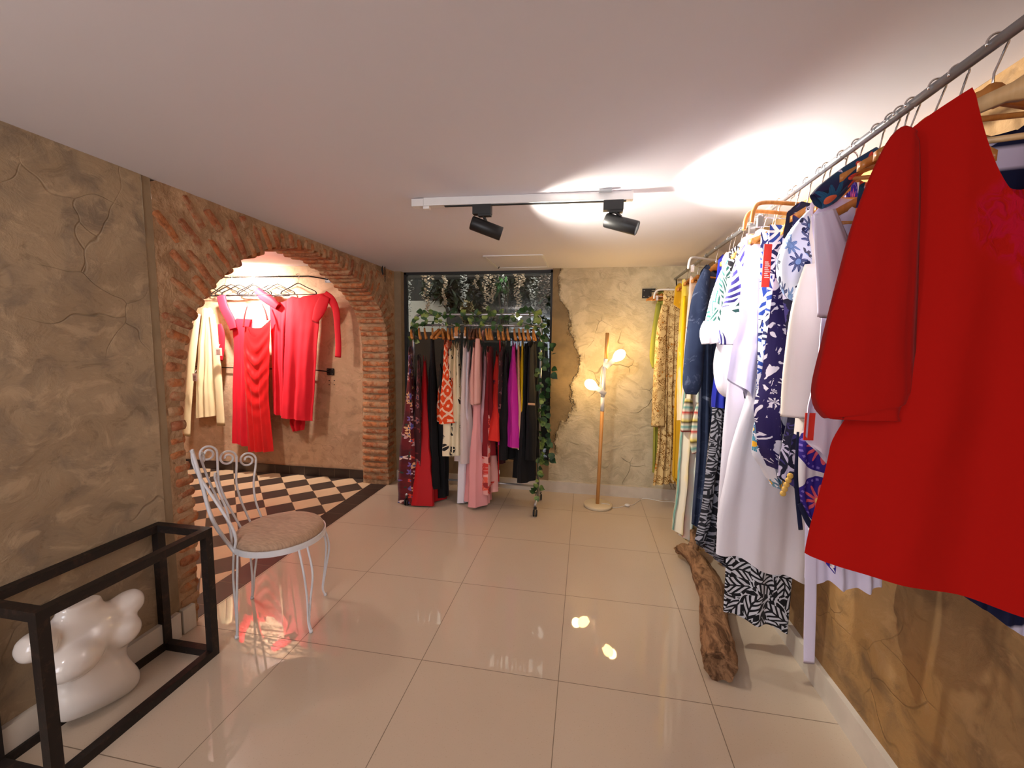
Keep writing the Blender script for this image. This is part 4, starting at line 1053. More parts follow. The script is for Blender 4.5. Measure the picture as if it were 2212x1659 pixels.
# embroidered flower on the chest
# B. navy knit behind, striped neck
pB = Pl(RLX+.005, -0.556, -12)
garment('jumper', 'top', 'navy top with white striped neck, hanging just behind the scarlet blouse', pB, cl_stripes('navy_white_bands', [(0, srgb(16,22,56)), (.5, srgb(16,22,56)), (.56, srgb(206,200,224)), (.8, srgb(206,200,224)), (.86, srgb(16,22,56))], .14, False, .004),
    [(-.07,1.80),(-.06,1.401),(-.04,1.111),(-0.023,0.937),(0.000,0.740)], [(0.232,1.749),(0.243,1.401),(0.255,0.740)], 1.836, nw=0.104, nd=.05, amp=.01, seed=2, group=RR, hemL=0.937, hemR=0.775,
    hang=('wood', 'wooden hanger in the navy striped top behind the scarlet blouse', .2))
# hooks of hangers hidden behind the blouse, honey coloured wood
for k, (y, d) in enumerate(((-0.643, -6), (-0.510, -2), (-0.441, 4), (-0.377, -5))):
    hanger(Pl(RLX, y, d), RLZ, .11, 'wood', ['honey wooden hanger showing through the neck of the scarlet blouse', 'second honey wooden hanger behind the scarlet blouse neck', 'third honey wooden hanger behind the scarlet blouse', 'farthest empty wooden hanger hidden behind the scarlet blouse shoulder'][k], None, .10, .04)
# C. lilac dress with jewel floral yoke
pC = Pl(RLX, -0.325, 2)
garment('dress', 'dress', 'lilac white dress with dark jewel floral yoke, just left of the scarlet blouse', pC, C_LILAC,
    [(1752,470),(1778,640),(1765,800),(1745,880)], 'mirror', 1.801, nw=0.093, amp=.014, k=3, seed=3, group=RR, hemL=1.146, hemR=0.879,
    sl=[dict(pts=[(1757,470,0.023),(1772,540,0.037),(1785,620,0.046),(1775,690,0.035)], n=.05, fl=.5, folds=6, foldamp=.14),
        dict(pts=[(1870,345,0.014),(1812,388,0.023),(1768,428,0.030),(1742,448,0.023)], mat=C_MULTI, n=.045, fl=.6, name='yoke')],
    hang=('wood', 'wooden hanger carrying the lilac dress with jewel floral yoke', .19))
pC2 = Pl(RLX, -0.406, 0)
garment('blouse', 'blouse', 'dark teal and red floral blouse tucked between lilac dress and scarlet blouse', pC2, C_MULTI,
    [(1862,352),(1845,480),(1835,700),(1842,900)], 'mirror', 1.812, nw=0.093, amp=.012, seed=4, group=RR, hang=('wood', 'wooden hanger carrying the teal and red floral blouse', .18))
# D. ivory satin sleeve
pD = Pl(RLX, -0.174, 8)
garment('blouse', 'blouse', 'ivory satin blouse with loose plain sleeve, beside the black and white cutout print', pD, C_CREAM,
    [(1742,590),(1730,760),(1722,880)], 'mirror', 1.795, nw=0.081, amp=.012, seed=5, group=RR, hemL=1.123, hemR=1.053,
    sl=[dict(pts=[(1745,575,0.025),(1738,660,0.049),(1731,770,0.060),(1727,850,0.065),(1722,898,0.063)], n=.03, fl=.5, folds=3, foldamp=.12)],
    hang=('wood', 'wooden hanger carrying the ivory satin blouse', .19))
# E. navy puff sleeve
pE = Pl(RLX, -0.093, 12)
garment('blouse', 'blouse', 'navy flower blouse with sky blue round flower puff sleeve', pE, C_MULTI,
    [(1712,462),(1722,640),(1728,760)], 'mirror', 1.801, nw=0.081, amp=.012, seed=6, group=RR, hemL=1.285, hemR=1.169,
    sl=[dict(pts=[(1735,470,0.021),(1712,520,0.046),(1704,572,0.067),(1708,618,0.060),(1716,640,0.039)], mat=C_NFLOW, n=.045, fl=.55, folds=6, foldamp=.05)],
    hang=('wood', 'wooden hanger carrying the navy flower blouse', .18))
# F. bold navy-white cut-out print dress
pF = Pl(RLX, 0.023, 14)
garment('dress', 'dress', 'long dress in bold purple navy and white cutout print, centre of the right rail', pF, C_NAVYCUT,
    [(1678,560),(1664,680),(1650,800),(1632,880),(1640,960),(1668,1025)], [(0.197,1.702),(0.197,1.401),(0.185,1.169),(0.162,0.937),(0.116,0.821)], 1.772, nw=0.070, amp=.02, k=3, seed=7, group=RR, hemL=pF.p(1662,1008)[1], hemR=pF.p(1745,1045)[1]-.02, nu=50,
    hang=('wood', 'wooden hanger carrying the bold purple cutout print dress', .18))
pF2 = Pl(RLX, -0.058, 10)
garment('skirt', 'skirt', 'black and pale cutout print skirt below the ivory satin sleeve', pF2, C_NAVYCUT2,
    [(-.10,1.83),(-.11,1.70),(1700,800),(1698,900),(1680,990),(1676,1026)], [(.12,1.83),(.13,1.70),(0.139,1.401),(0.139,1.169),(0.139,0.914),(0.139,0.821)], 1.865, nw=.06, nd=.01, amp=.018, k=3, seed=8, group=RR, hang=('wood', 'wooden hanger carrying the black cutout print skirt', .11))
# G. white and blue kaftans on clip hangers
pG = Pl(RLX, 0.139, 18)
kaf = garment('kaftan', 'kaftan', 'white kaftan with royal blue leaf panels and a red tag', pG, C_BLUEKAF,
    [(1664,470),(1655,640),(1640,760),(1634,790),(1632,840)], [(0.139,1.795),(0.151,1.401),(0.151,1.169),(0.151,1.053)], 1.853, nw=0.139, nd=.01, amp=.02, k=3, seed=9, group=RR,
    hang=('clip', 'wooden clip hanger with square bow above the blue leaf kaftan', .15, RLZ, M_WOODL, .035))
tg = at(1656, 574, 1, -0.018); t = kaf
M_RED = plain('red_card', srgb(232,52,32), .5); M_TXT = plain('tag_print', srgb(240,214,200), .6)
u_ = Vector((.97, .2, 0)).normalized(); R0 = Vector((u_.y, -u_.x, 0))
pt = tagcard(tg, u_, .028, .145, M_RED, 'price_tag', None, t); pt['label'] = 'long red cardboard price tag'
for k in range(9): tagcard(tg+R0*.0015+Vector((0,0,.012-.0065*k))+u_*(.002*((k % 3)-1)), u_, .012+.003*((k*7) % 3), .0035, M_TXT, 'printed_line', None, pt)
pG2 = Pl(RLX, 0.232, 22)
garment('kaftan', 'kaftan', 'second white and blue print kaftan, hidden behind the red tag', pG2, C_BLUEKAF,
    [(1644,500),(1640,640),(1632,800),(1628,880)], [(0.116,1.795),(0.139,0.937)], 1.847, nw=0.116, nd=.01, amp=.02, k=3, seed=11, group=RR,
    hang=('clip', 'second square bow wooden clip hanger, just behind the blue leaf kaftan hanger', .15, RLZ, M_WOODL, .04))
# H. the burnt-out white dress with navy fern sleeve
pH = Pl(RLX, 0.394, 26)
garment('dress', 'dress', 'long plain white dress at the centre of the right rail, falling in smooth folds', pH, C_WHITE,
    [(1600,520),(1596,640),(1580,760),(1572,840),(1562,960),(1551,1140)], [(0.255,1.772),(0.278,1.401),(0.325,1.053),(0.394,0.705),(0.440,0.358)], 1.864, nw=0.081, amp=.013, k=2, seed=12, group=RR, hemL=pH.p(1551,1143)[1], hemR=0.358, nu=60, nv=60,
    sl=[dict(pts=[(1602,530,0.025),(1588,580,0.046),(1578,650,0.070),(1570,720,0.076),(1568,745,0.070)], mat=C_FERN, n=.05, fl=.5, folds=3, foldamp=.06)],
    hang=('wood', 'wooden hanger carrying the long plain white dress', .19))
pH2 = Pl(RLX, 0.278, 22)
garment('tunic', 'tunic', 'white lilac tunic with straight split hem over the long white dress', pH2, C_LILAC,
    [(1612,505),(1600,680),(1580,800),(1577,818)], [(0.232,1.772),(0.197,1.401),(0.151,1.146),(0.151,0.995)], 1.853, nw=0.093, amp=.02, k=2, seed=13, group=RR,
    hang=('wood', 'wooden hanger carrying the white lilac tunic', .19))
# I. balloon sleeve, teal leaf shoulder with ruffle
pI = Pl(RLX, 0.637, 32)
garment('blouse', 'blouse', 'white blouse with teal leaf shoulder panel, flounce and balloon sleeve', pI, C_WHITE,
    [(1560,560),(1556,700),(1552,800),(1560,846)], [(0.232,1.772),(0.255,1.285),(0.232,1.169)], 1.853, nw=0.081, amp=.02, k=3, seed=14, group=RR,
    sl=[dict(pts=[(1562,560,0.023),(1545,620,0.052),(1536,670,0.067),(1531,703,0.072)], mat=C_TEAL, n=.05, fl=.5, folds=3, name='shoulder_panel'),
        dict(pts=[(1531,698,0.072),(1529,718,0.088),(1530,738,0.081)], n=.055, fl=.55, folds=8, foldamp=.12, name='flounce'),
        dict(pts=[(1556,735,0.052),(1555,780,0.072),(1559,825,0.070),(1566,846,0.042)], n=.04, fl=.55, folds=7, foldamp=.06)],
    hang=('wood', 'orange wooden hanger carrying the teal leaf and white blouse', .18))
# K. black and white long leaf dresses
pK = Pl(RLX, 0.811, 34)
garment('dress', 'dress', 'long charcoal and white leaf print dress right of the blue tie dye dress', pK, C_BWD,
    [(1556,620),(1546,800),(1536,960),(1518,1100),(1502,1180)], [(0.162,1.702),(0.162,1.169),(0.162,0.705),(0.162,0.126)], 1.795, nw=0.070, amp=.024, k=4, seed=15, group=RR, hemL=pK.p(1500,1170)[1], hemR=0.091,
    hang=('wood', 'wooden hanger carrying the long charcoal leaf dress', .17))
pK2 = Pl(RLX, 0.742, 34)
garment('top', 'top', 'small royal blue satin top peeking under the balloon sleeve', pK2, C_ROYAL,
    [(-.10,1.83),(-.11,1.70),(1560,700),(1552,800),(1545,860)], [(.12,1.83),(.13,1.70),(0.116,1.517),(0.116,1.111)], 1.865, nw=.06, nd=.01, amp=.02, k=4, seed=16, group=RR, hemL=pK2.p(1545,880)[1], hemR=pK2.p(1575,884)[1], hang=('wood', 'wooden hanger carrying the royal blue satin top', .11))
pK3 = Pl(RLX, 0.556, 28)
garment('dress', 'dress', 'dress in sharp black and white leaf print left of the plain white dress', pK3, C_BWL,
    [(-.10,1.83),(-.11,1.70),(1580,700),(1568,900),(1555,1010),(1545,1130)], [(.12,1.83),(.13,1.70),(0.162,1.517),(0.185,0.705),(0.209,0.335)], 1.865, nw=.06, nd=.01, amp=.02, k=4, seed=17, group=RR, hang=('wood', 'wooden hanger carrying the sharp black and white leaf dress', .11))
# J. blue tie dye
pJ = Pl(RLX, 1.020, 36)
garment('dress', 'dress', 'denim blue tie dye maxi dress with long gathered sleeve', pJ, C_TIE,
    [(1512,590),(1514,720),(1512,860),(1508,1000),(1497,1130)], [(0.209,1.772),(0.185,1.285),(0.185,0.705),(0.185,0.103)], 1.864, nw=0.070, amp=.016, k=4, seed=18, group=RR,
    sl=[dict(pts=[(1516,586,0.025),(1503,640,0.058),(1494,710,0.067),(1488,780,0.070),(1484,830,0.067),(1482,850,0.042)], n=.035, fl=.5, folds=4, foldamp=.06)],
    hang=('wood', 'orange wooden hanger carrying the blue tie dye dress', .18))
# L. stripes and M. whites, N. yellow
pL = Pl(RLX, 1.228, 38)
garment('dress', 'dress', 'long dress of soft red yellow and teal stripes hanging above the driftwood', pL, C_STRV,
    [(1500,640),(1484,800),(1474,950),(1466,1060),(1456,1140)], [(0.070,1.749),(0.070,1.169),(0.081,0.590),(0.116,0.010)], 1.818, nw=0.058, amp=.024, k=4, seed=19, group=RR, hemL=pL.p(1456,1145)[1], hemR=-0.002,
    sl=[dict(pts=[(1500,868,0.032),(1497,900,0.056),(1494,945,0.065),(1497,966,0.067)], mat=C_STRH, n=.05, fl=.5, folds=5, foldamp=.10), dict(pts=[(1482,860,0.028),(1479,890,0.042),(1477,930,0.046)], mat=C_STRH, n=.02, fl=.5, folds=5, foldamp=.10)],
    hang=('clip', 'white metal clip hanger with bent corner above the tie dye dress', .16, RLZ, M_WHITE, .02))
pM = Pl(RLX, 1.414, 38)
garment('kaftan', 'kaftan', 'peach and white kaftan with a red streak between yellow kaftan and blue tie dye dress', pM, C_PEACH,
    [(1490,600),(1482,720),(1476,860),(1470,1000)], [(0.162,1.795),(0.185,0.821)], 1.864, nw=0.070, amp=.02, k=4, seed=20, group=RR, hang=('wood', 'wooden hanger carrying the peach and white kaftan', .17))
pN = Pl(RLX, 1.623, 36)
garment('kaftan', 'kaftan', 'bright yellow kaftan with white flowers, last but two on the right rail', pN, C_YW,
    [(1474,604),(1468,720),(1464,860),(1464,905)], [(0.162,1.818),(0.185,0.937)], 1.876, nw=0.058, amp=.018, k=4, seed=21, group=RR, hemL=pN.p(1464,908)[1], hemR=0.879,
    sl=[dict(pts=[(1472,640,0.014),(1468,760,0.021),(1470,880,0.019),(1472,908,0.016)], mat=C_YEL, n=.03, fl=.5, folds=3)],
    hang=('wood', 'wooden hanger carrying the yellow kaftan', .17))
pN2 = Pl(RLX, 1.738, 30)
garment('dress', 'dress', 'mustard dress hem showing between gold print and striped dresses', pN2, cl_plain('mustard', srgb(206,160,30), .8),
    [(-.10,1.83),(-.11,1.70),(1470,640),(1462,820),(1456,1029)], [(.12,1.83),(.13,1.70),(0.058,1.749),(0.058,0.265)], 1.865, nw=.06, amp=.018, k=3, seed=31, group=RR, hang=('wood', 'wooden hanger carrying the mustard dress', .11))
pO = Pl(1.925, 2.045, 6)
garment('dress', 'dress', 'belted gold and brown print dress, second from the back wall', pO, C_GOLD,
    [(1432,652),(1424,760),(1424,860),(1420,960),(1410,1048)], [(1474,650),(1474,760),(1466,860),(1468,960),(1466,1040)], 1.864, nw=0.058, nd=.08, vneck=True, amp=.016, k=4, seed=22, group=RR,
    sl=[dict(pts=[(1434,660,0.025),(1426,720,0.039),(1423,800,0.046),(1420,880,0.049),(1419,920,0.053)], n=.03, fl=.45, folds=4, foldamp=.10)],
    hang=('clip', 'white metal clip hanger above the gold print dress', .11, 1.858, M_WHITE, .0))
pP = Pl(1.85, 2.10, 4)
garment('dress', 'dress', 'olive green long sleeved dress nearest the back wall', pP, C_OLIVE,
    [(1420,650),(1414,760),(1412,850),(1411,940),(1409,1020)], [(1462,650),(1455,850),(1455,1025)], 1.864, nw=0.046, nd=.06, amp=.014, k=4, seed=23, group=RR,
    sl=[dict(pts=[(1421,656,0.019),(1414,720,0.028),(1410,770,0.030),(1412,795,0.016)], n=.02, fl=.5, folds=4)],
    hang=('wood', 'orange wooden hanger carrying the olive green dress', .09, 1.856, M_WOODL, .05, .03))
hanger(Pl(1.885, 2.095, 4), 1.857, .08, 'wood', 'orange wooden hanger between the olive and gold print dresses', M_WOODL, .05, .03)
# lower group on the right
pQ = Pl(RLX, 0.255, 6)
garment('dress', 'dress', 'long white flounced dress, its hem spread low behind the scarlet blouse', pQ, C_WHITE,
    [(-.10,1.83),(-.11,1.70),(1625,800),(1570,1000),(1550,1110),(1546,1190)], [(.12,1.83),(.13,1.70),(0.185,1.285),(0.255,0.821),(0.301,0.474),(0.325,0.358)], 1.865, nw=.06, nd=.01, amp=.010, k=2, hem=.012, seed=24, group=RR, hemL=pQ.p(1546,1190)[1], hemR=pQ.p(1790,1262)[1], nu=70, hang=('wood', 'wooden hanger carrying the long white flounced dress', .11))
pQ2 = Pl(RLX+.03, -0.162, 0)
garment('skirt', 'skirt', 'white skirt with wavy hem below the scarlet blouse, nearest the right wall', pQ2, C_LILAC,
    [(-.10,1.83),(-.11,1.70),(1748,900),(1742,1100),(1738,1240)], [(.12,1.83),(.13,1.70),(1840,900),(1880,1100),(1915,1262)], 1.865, nw=.06, nd=.01, amp=.009, k=3, hem=.012, seed=25, group=RR, hemL=pQ2.p(1740,1250)[1], hemR=pQ2.p(1915,1276)[1], nu=70, hang=('wood', 'wooden hanger carrying the white wavy hem skirt', .11),
    sl=[dict(pts=[(1728,1100,0.014),(1730,1240,0.017),(1728,1340,0.017),(1727,1404,0.016)], n=.06, fl=.12, folds=0, foldamp=0, name='sash')])
pR = Pl(RLX-.0, 0.371, 4)
garment('skirt', 'skirt', 'long skirt in bold black and white seed pod print, lowest hem of the right rail', pR, C_BWL,
    [(-.10,1.83),(-.11,1.70),(1590,1000),(1570,1150),(1563,1290)], [(.12,1.83),(.13,1.70),(0.278,0.705),(0.290,0.474),(0.290,0.265)], 1.865, nw=.06, nd=.01, amp=.009, k=2, hem=.010, seed=26, group=RR, hemL=pR.p(1566,1318)[1], hemR=pR.p(1800,1372)[1], nu=70, hang=('wood', 'wooden hanger carrying the seed pod print skirt', .11))
pS = Pl(RLX, -0.244, 2)
mand = garment('dress', 'dress', 'white dress with large purple mandala print and navy ribbon edge', pS, C_MAND,
    [(-.02,1.83),(-.02,1.30),(1742,900),(1722,960),(1718,1060),(1745,1140)], 'mirror', 1.865, nw=.06, nd=.01, amp=.012, k=3, seed=27, group=RR, hemL=pS.p(1722,1136)[1], hemR=0.705, hang=('wood', 'wooden hanger carrying the mandala dress', .11),
    sl=[dict(pts=[(1716,930,0.003),(1712,1020,0.006),(1716,1080,0.007),(1722,1138,0.007)], mat=C_NAVY, n=.02, fl=.4, folds=0, name='ribbon'), dict(pts=[(1716,1080,0.006),(1735,1120,0.008),(1760,1148,0.008)], mat=C_NAVY, n=.03, fl=.4, folds=0, name='ribbon')])
pS2 = Pl(RLX, .10, 14)
garment('scarf', 'scarf', 'teal daisy print scarf with pointed corner under the purple cutout dress', pS2, C_TF,
    [(-.03,1.83),(-.03,1.3),(1628,930),(1626,980),(1650,1020),(1672,1052)], [(.03,1.83),(.04,1.3),(1700,930),(1700,1000),(1690,1030),(1680,1050)], 1.865, nw=.02, nd=.0, amp=.012, k=2, seed=28, group=RR, hang=('wood', 'wooden hanger carrying the teal daisy scarf', .08))
tg = at(1762, 922, 1, -0.325); t = mand
tagcard(tg, Vector((.99, .12, 0)), .062, .078, M_RED, 'price_tag', None, t)['label'] = 'big orange red card tag'
b_t = MB(); q0 = at(1707, 1028, 1, -0.267)
for k in range(5): b_t.ball(tuple(q0+Vector((-.004*k, 0, -.014*k))), (.009, .007, .009), 10, 6)
tb2 = tag(b_t.build('beaded_tassel', cl_flowers('tassel_beads', srgb(230,190,60), [srgb(206,50,60), srgb(240,230,220)], srgb(30,30,30), 60)), 'small multicoloured beaded tassel hanging below the black cutout skirt', 'tassel')
tq = MB(); 
for k in range(3): sleeve(tq, pS, [pS.p(1786+k*3, 880)+(.010,), pS.p(1784+k*4, 905)+(.014,), pS.p(1785+k*2, 925)+(.009,)], n=.07+.004*k, fl=.5, folds=4, foldamp=.15, seed=k)
tag(tq.build('knotted_scarf', C_TQ), 'turquoise knotted cloth peeking out at the left edge of the scarlet blouse', 'scarf')

# ------------------------------------------------------------------ free standing rack before the window
BY = 1.80; BX0, BX1 = -.205, .905; BZ, BZT = 1.545, 1.635
tk = thing('garment_rack', 'white and grey metal garment rack on wheels in front of the back window', 'rack', ((BX0+BX1)/2, BY, 0))
def rpath(x0, x1, z0, z1, r=.07):
    P = [Vector((x0, BY, z0)), Vector((x0, BY, z1-r))]
    for k in range(1, 6): a = PI/2*k/6; P.append(Vector((x0+r-r*math.cos(a), BY, z1-r+r*math.sin(a))))
    P += [Vector((x0+r, BY, z1)), Vector(((x0+x1)/2, BY, z1)), Vector((x1-r, BY, z1))]
    for k in range(1, 6): a = PI/2*k/6; P.append(Vector((x1-r+r*math.sin(a), BY, z1-r+r*math.cos(a))))
    P += [Vector((x1, BY, z1-r)), Vector((x1, BY, z0))]; return P
MTUBE = plain('silvery_tube', srgb(176,178,182), .3, .75)
MB().tube(rpath(BX0, BX1, .09, BZT), .0115, 12).build('upright_hoop', MTUBE, tk)
MB().tube([(BX0, BY, BZ), (BX1, BY, BZ)], .0095, 12).build('hanging_rail', MTUBE, tk)
MB().tube([(BX0, BY, .19), (BX1, BY, .19)], .0085, 10).build('base_bar', MTUBE, tk)
for x in (BX0, BX1):
    MB().tube([(x, BY-.19, .095), (x, BY+.19, .095)], .0105, 10).build('foot_bar', MTUBE, tk)
    for sy in (-1, 1):
        c = MB(); y = BY+sy*.18; c.tube([(x, y, .095), (x, y, .062)], .007, 8); c.ball((x, y, .07), .014, 12, 8)
        for dx in (-.011, .011): c.lathe([(.001, -.007), (.022, -.007), (.0275, -.004), (.0275, .004), (.022, .007), (.001, .007)], Matrix.Translation((x+dx, y, .0285)) @ Matrix.Rotation(PI/2, 4, 'Y'), 20, cap=False)
        c.build('caster', M_BLACK, tk)
BR = 'clothes hanging on the rack before the window'
C_BURG = cl_flowers('burgundy_floral', srgb(104,22,28), [srgb(236,206,196), srgb(214,70,50), srgb(120,96,170), srgb(232,180,130), srgb(206,160,160)], srgb(70,80,140), 15, 5, .46, srgb(78,16,24), .62, srgb(40,60,50))
C_BURG2 = cl_flowers('dark_floral', srgb(60,14,20), [srgb(150,90,90), srgb(120,40,40)], srgb(60,40,70), 14, 5, .44, None, .5)
C_CRIM = cl_plain('crimson_silk', srgb(186,18,24), .6, srgb(160,12,20)); C_DKRED = cl_plain('dark_red', srgb(128,20,28), .8)
C_IKAT = cl_ikat('orange_ikat'); C_CRM = cl_plain('cream_linen', srgb(232,212,172), .8)
C_CRML = cl_leaf('cream_black_leaves', srgb(236,222,188), srgb(20,18,20), 9, 3, 4, None, True)
C_LACE = cl_plain('lace_white', srgb(214,200,196), .8); C_BLUSH = cl_plain('blush_pink', srgb(226,172,160), .8, srgb(214,158,150)); C_PINK = cl_plain('rose_pink', srgb(232,160,160), .8)
C_FLAM = cl_flowers('flamingo_print', srgb(226,164,156), [srgb(224,92,70), srgb(206,60,50)], srgb(150,40,40), 7, 3, .6, None, .8)
C_REDR = cl_rings('red_ring_print', srgb(212,44,34), srgb(236,120,104), srgb(60,28,44))
C_MAG = cl_plain('magenta_satin', srgb(206,36,160), .5, srgb(176,24,140), .5); C_BEI = cl_plain('beige_pink', srgb(222,170,140), .8); C_MUS = cl_plain('golden_yellow', srgb(236,196,12), .6)
C_MAUVE = cl_plain('mauve', srgb(186,150,160), .8)
WPX = [30,17,22,18,15,34,28,15,18,20,14,28,32,12,20,22,24,18,16,20,9,9,26,28]
def side(name, cat, label, px, pys, wt, wb, mat, deg=80, thick=(.02, .045), hang='wood', sl=(), dy=0, amp=.014, k=3, seed=0, hw=None, lean=0, group=BR, hmat=None, flare=0, zlow=None, slabel=None, nd=.03, hdrop=.05, pxb=None):
    """garment hung at right angles to the rail: px = rail place in the photo, pys = (top, hem) photo rows"""
    x = at(px, 705, 1, BY).x; va = math.degrees(math.atan2(BY-CAM.y, x-CAM.x))
    wpx = WPX.pop(0); off = math.degrees(math.asin(max(0, min(.9, (wpx/262-2*(thick[0]+thick[1])/2*.8)/max(.1, (wt+wb)/2)))))
    deg = va-off; pl = Pl(x, BY+dy, deg)
    zt = at(px, pys[0], 1, BY).z+.022; zb = at(px if pxb is None else pxb, pys[1], 1, BY-.02).z if zlow is None else zlow
    zb = max(zb, .012)
    h = zt-zb; sh = min(.06, h*.2)
    L = [(-wt/2, zt-sh), (-wt/2*1.02, zt-h*.35), (-lerp(wt, wb, .6)/2, zt-h*.7), (-wb/2, zb)]
    R = [(-q, z) for q, z in L]
    t = thing(name, label, cat, tuple(pl.w(0, zt, 0)), group)
    mb = MB(); bl = Pl(x, BY+dy, deg)
    body(mb, bl, L, R, zt, wt*.22, nd, T_=thick[0], amp=amp, k=k, hem=.006, seed=seed+40, nu=30, nv=40)
    # widen towards the hem in the rail direction
    vs = []
    for v in mb.v:
        v = Vector(v); f = max(0, min(1, (zt-v.z)/max(h, .01))); n = (v-bl.a).dot(bl.n); q = (v-bl.a).dot(bl.u)
        n2 = n*(1+(thick[1]/thick[0]-1)*f)+lean*f+flare*f*f*math.sin(q*20); vs.append(tuple(bl.w(q, v.z, n2)))
    mb.v = vs; mb.build('body', mat, t)
    for i, s in enumerate(sl):
        s = dict(s); pts = s.pop('pts'); m = s.pop('mat', mat); nm = s.pop('name', 'sleeve'); q = MB(); sleeve(q, bl, pts, seed=seed+i, **s); q.build(nm, m, t)
    if hang: hanger(Pl(x, BY+dy, va-off*.35) if hang == 'wood' else pl, BZ, hw or wt*.42, hang, slabel or 'wooden hanger carrying the '+label, hmat, drop=hdrop, slope=.065)
    return t
side('dress', 'dress', 'burgundy maxi dress with pale and blue flowers at the rack left end', 888, (752, 1081), .34, .40, C_BURG, 66, (.022, .070), seed=1, k=4, slabel='wooden hanger carrying the burgundy flowered maxi dress', pxb=885)
side('dress', 'dress', 'dark wine dress with faint flowers between burgundy and crimson dresses', 905, (770, 1020), .34, .34, C_BURG2, 72, (.018, .034), seed=2, slabel='wooden hanger carrying the dark wine dress')
side('gown', 'dress', 'crimson red gown with train spreading on the floor', 917, (772, 1086), .18, .44, C_CRIM, 62, (.018, .085), seed=3, k=3, lean=.0, slabel='upright wooden hanger above the crimson gown', pxb=920)
side('dress', 'dress', 'plain black pointed top dress right of the crimson gown', 934, (728, 1045), .22, .34, C_BLACK, 74, (.024, .05), seed=4, slabel='hanger inside the black pointed dress')
hanger(Pl(at(948, 705, 1, BY).x, BY, 82), BZ, .16, 'wood', 'empty wooden hanger left of the orange patterned blouse', M_WOODL); 
hanger(Pl(at(957, 705, 1, BY).x, BY, 84), BZ, .16, 'wood', 'second empty wooden hanger touching the orange patterned blouse', M_WOODL)
side('dress', 'dress', 'long black dress with narrow tail under the orange blouse', 955, (790, 1072), .24, .14, C_BLACK, 70, (.03, .03), seed=5, slabel='hanger of the long black dress under the orange blouse')
side('blouse', 'blouse', 'bright orange and white lattice patterned blouse', 968, (736, 908), .34, .40, C_IKAT, 50, (.026, .055), seed=6, k=3, slabel='wooden hanger carrying the orange lattice blouse', lean=.01)
side('skirt', 'skirt', 'cream skirt with black leaf drawing, hem under the orange blouse', 976, (745, 978), .26, .30, C_CRML, 62, (.03, .05), hang='wood', seed=7)
side('dress', 'dress', 'cream pleated dress hanging from square wooden clips', 985, (742, 905), .30, .30, C_CRM, 64, (.02, .034), seed=8, hang='clip', slabel='bent wooden clip hanger above the cream pleated dress', hmat=M_WOODL, hw=.14, hdrop=.02)
side('trousers', 'trousers', 'cream trousers printed with black leaves', 990, (745, 978), .28, .26, C_CRML, 60, (.02, .036), seed=9, hang='clip', slabel='bent wooden clip hanger above the leaf printed trousers', hmat=M_WOODL, hw=.14, hdrop=.02)
side('dress', 'dress', 'pale lace dress with dotted panel in the rack centre', 1005, (742, 993), .32, .32, C_LACE, 66, (.026, .05), seed=10, hang='clip', slabel='short wooden bar hanger above the lace dress', hmat=M_WOODL, hw=.05, hdrop=.02)
side('dress', 'dress', 'long white dress with pointed tail nearly touching the floor', 1013, (752, 1084), .28, .12, C_WHITE, 62, (.028, .03), seed=11, slabel='brown hanger carrying the long white pointed dress', hmat=M_WOODD, lean=-.05)
side('shirt_dress', 'dress', 'blush pink collared shirt with long sleeve and cuff', 1030, (742, 870), .34, .34, C_BLUSH, 52, (.03, .04), seed=12, slabel='dark brown hanger carrying the blush pink shirt', hmat=M_WOODD,
    sl=[dict(pts=[(-.15, 1.43, .03), (-.165, 1.28, .040), (-.17, 1.12, .042), (-.175, 1.02, .046), (-.18, .90, .046)], n=.03, fl=.55, folds=3), dict(pts=[(-.02, 1.47, .02), (.03, 1.47, .035), (.06, 1.42, .02)], n=.05, fl=.4, folds=2, name='collar')])
hanger(Pl(at(1020, 705, 1, BY).x, BY, 92), BZ, .15, 'wood', 'first of three dark brown hangers beside the blush shirt', M_WOODD)
hanger(Pl(at(1026, 705, 1, BY).x, BY, 94), BZ, .15, 'wood', 'middle dark brown hanger beside the blush shirt', M_WOODD)
side('dress', 'dress', 'long rose pink dress hanging almost to the floor, rack centre', 1036, (748, 1081), .30, .36, C_PINK, 62, (.034, .075), seed=13, hang='wood', k=3)
side('blouse', 'blouse', 'mauve blouse tail right of the blush pink sleeve', 1050, (760, 950), .3, .28, C_MAUVE, 68, (.02, .03), seed=14, slabel='hanger carrying the mauve blouse')
side('dress', 'dress', 'pink dress with orange red bird print at its hem', 1056, (752, 1058), .28, .32, C_FLAM, 66, (.024, .05), seed=15, hang='wood')
side('dress', 'dress', 'short sleeved dark red dress left of the ring print kimono', 1060, (752, 978), .34, .30, C_DKRED, 70, (.024, .04), seed=16, slabel='wooden hanger carrying the dark red dress')
kim = side('kimono', 'kimono', 'red kimono with small pink rings and a dark blotch', 1076, (762, 944), .12, .38, C_REDR, 58, (.024, .055), seed=17, k=4, slabel='slanting wooden hanger carrying the red ring print kimono', hw=.16)
side('blouse', 'blouse', 'deep red floral blouse behind the ring print kimono', 1086, (752, 1000), .32, .12, C_BURG2, 70, (.024, .02), seed=18, slabel='wooden hanger carrying the deep red floral blouse')
bt = at(1078, 930, 1, BY-.1); bz = at(1080, 1038, 1, BY-.1).z; WPX.pop(0) if False else None
MB().tube([(bt.x, bt.y, BZ-.12), (bt.x+.004, bt.y, 1.0), (bt.x-.004, bt.y-.01, bt.z), (bt.x+.006, bt.y-.02, bz)], .011, 8, ry=.5).build('tie_belt', C_CRIM, kim)['label'] = 'narrow red tie belt'
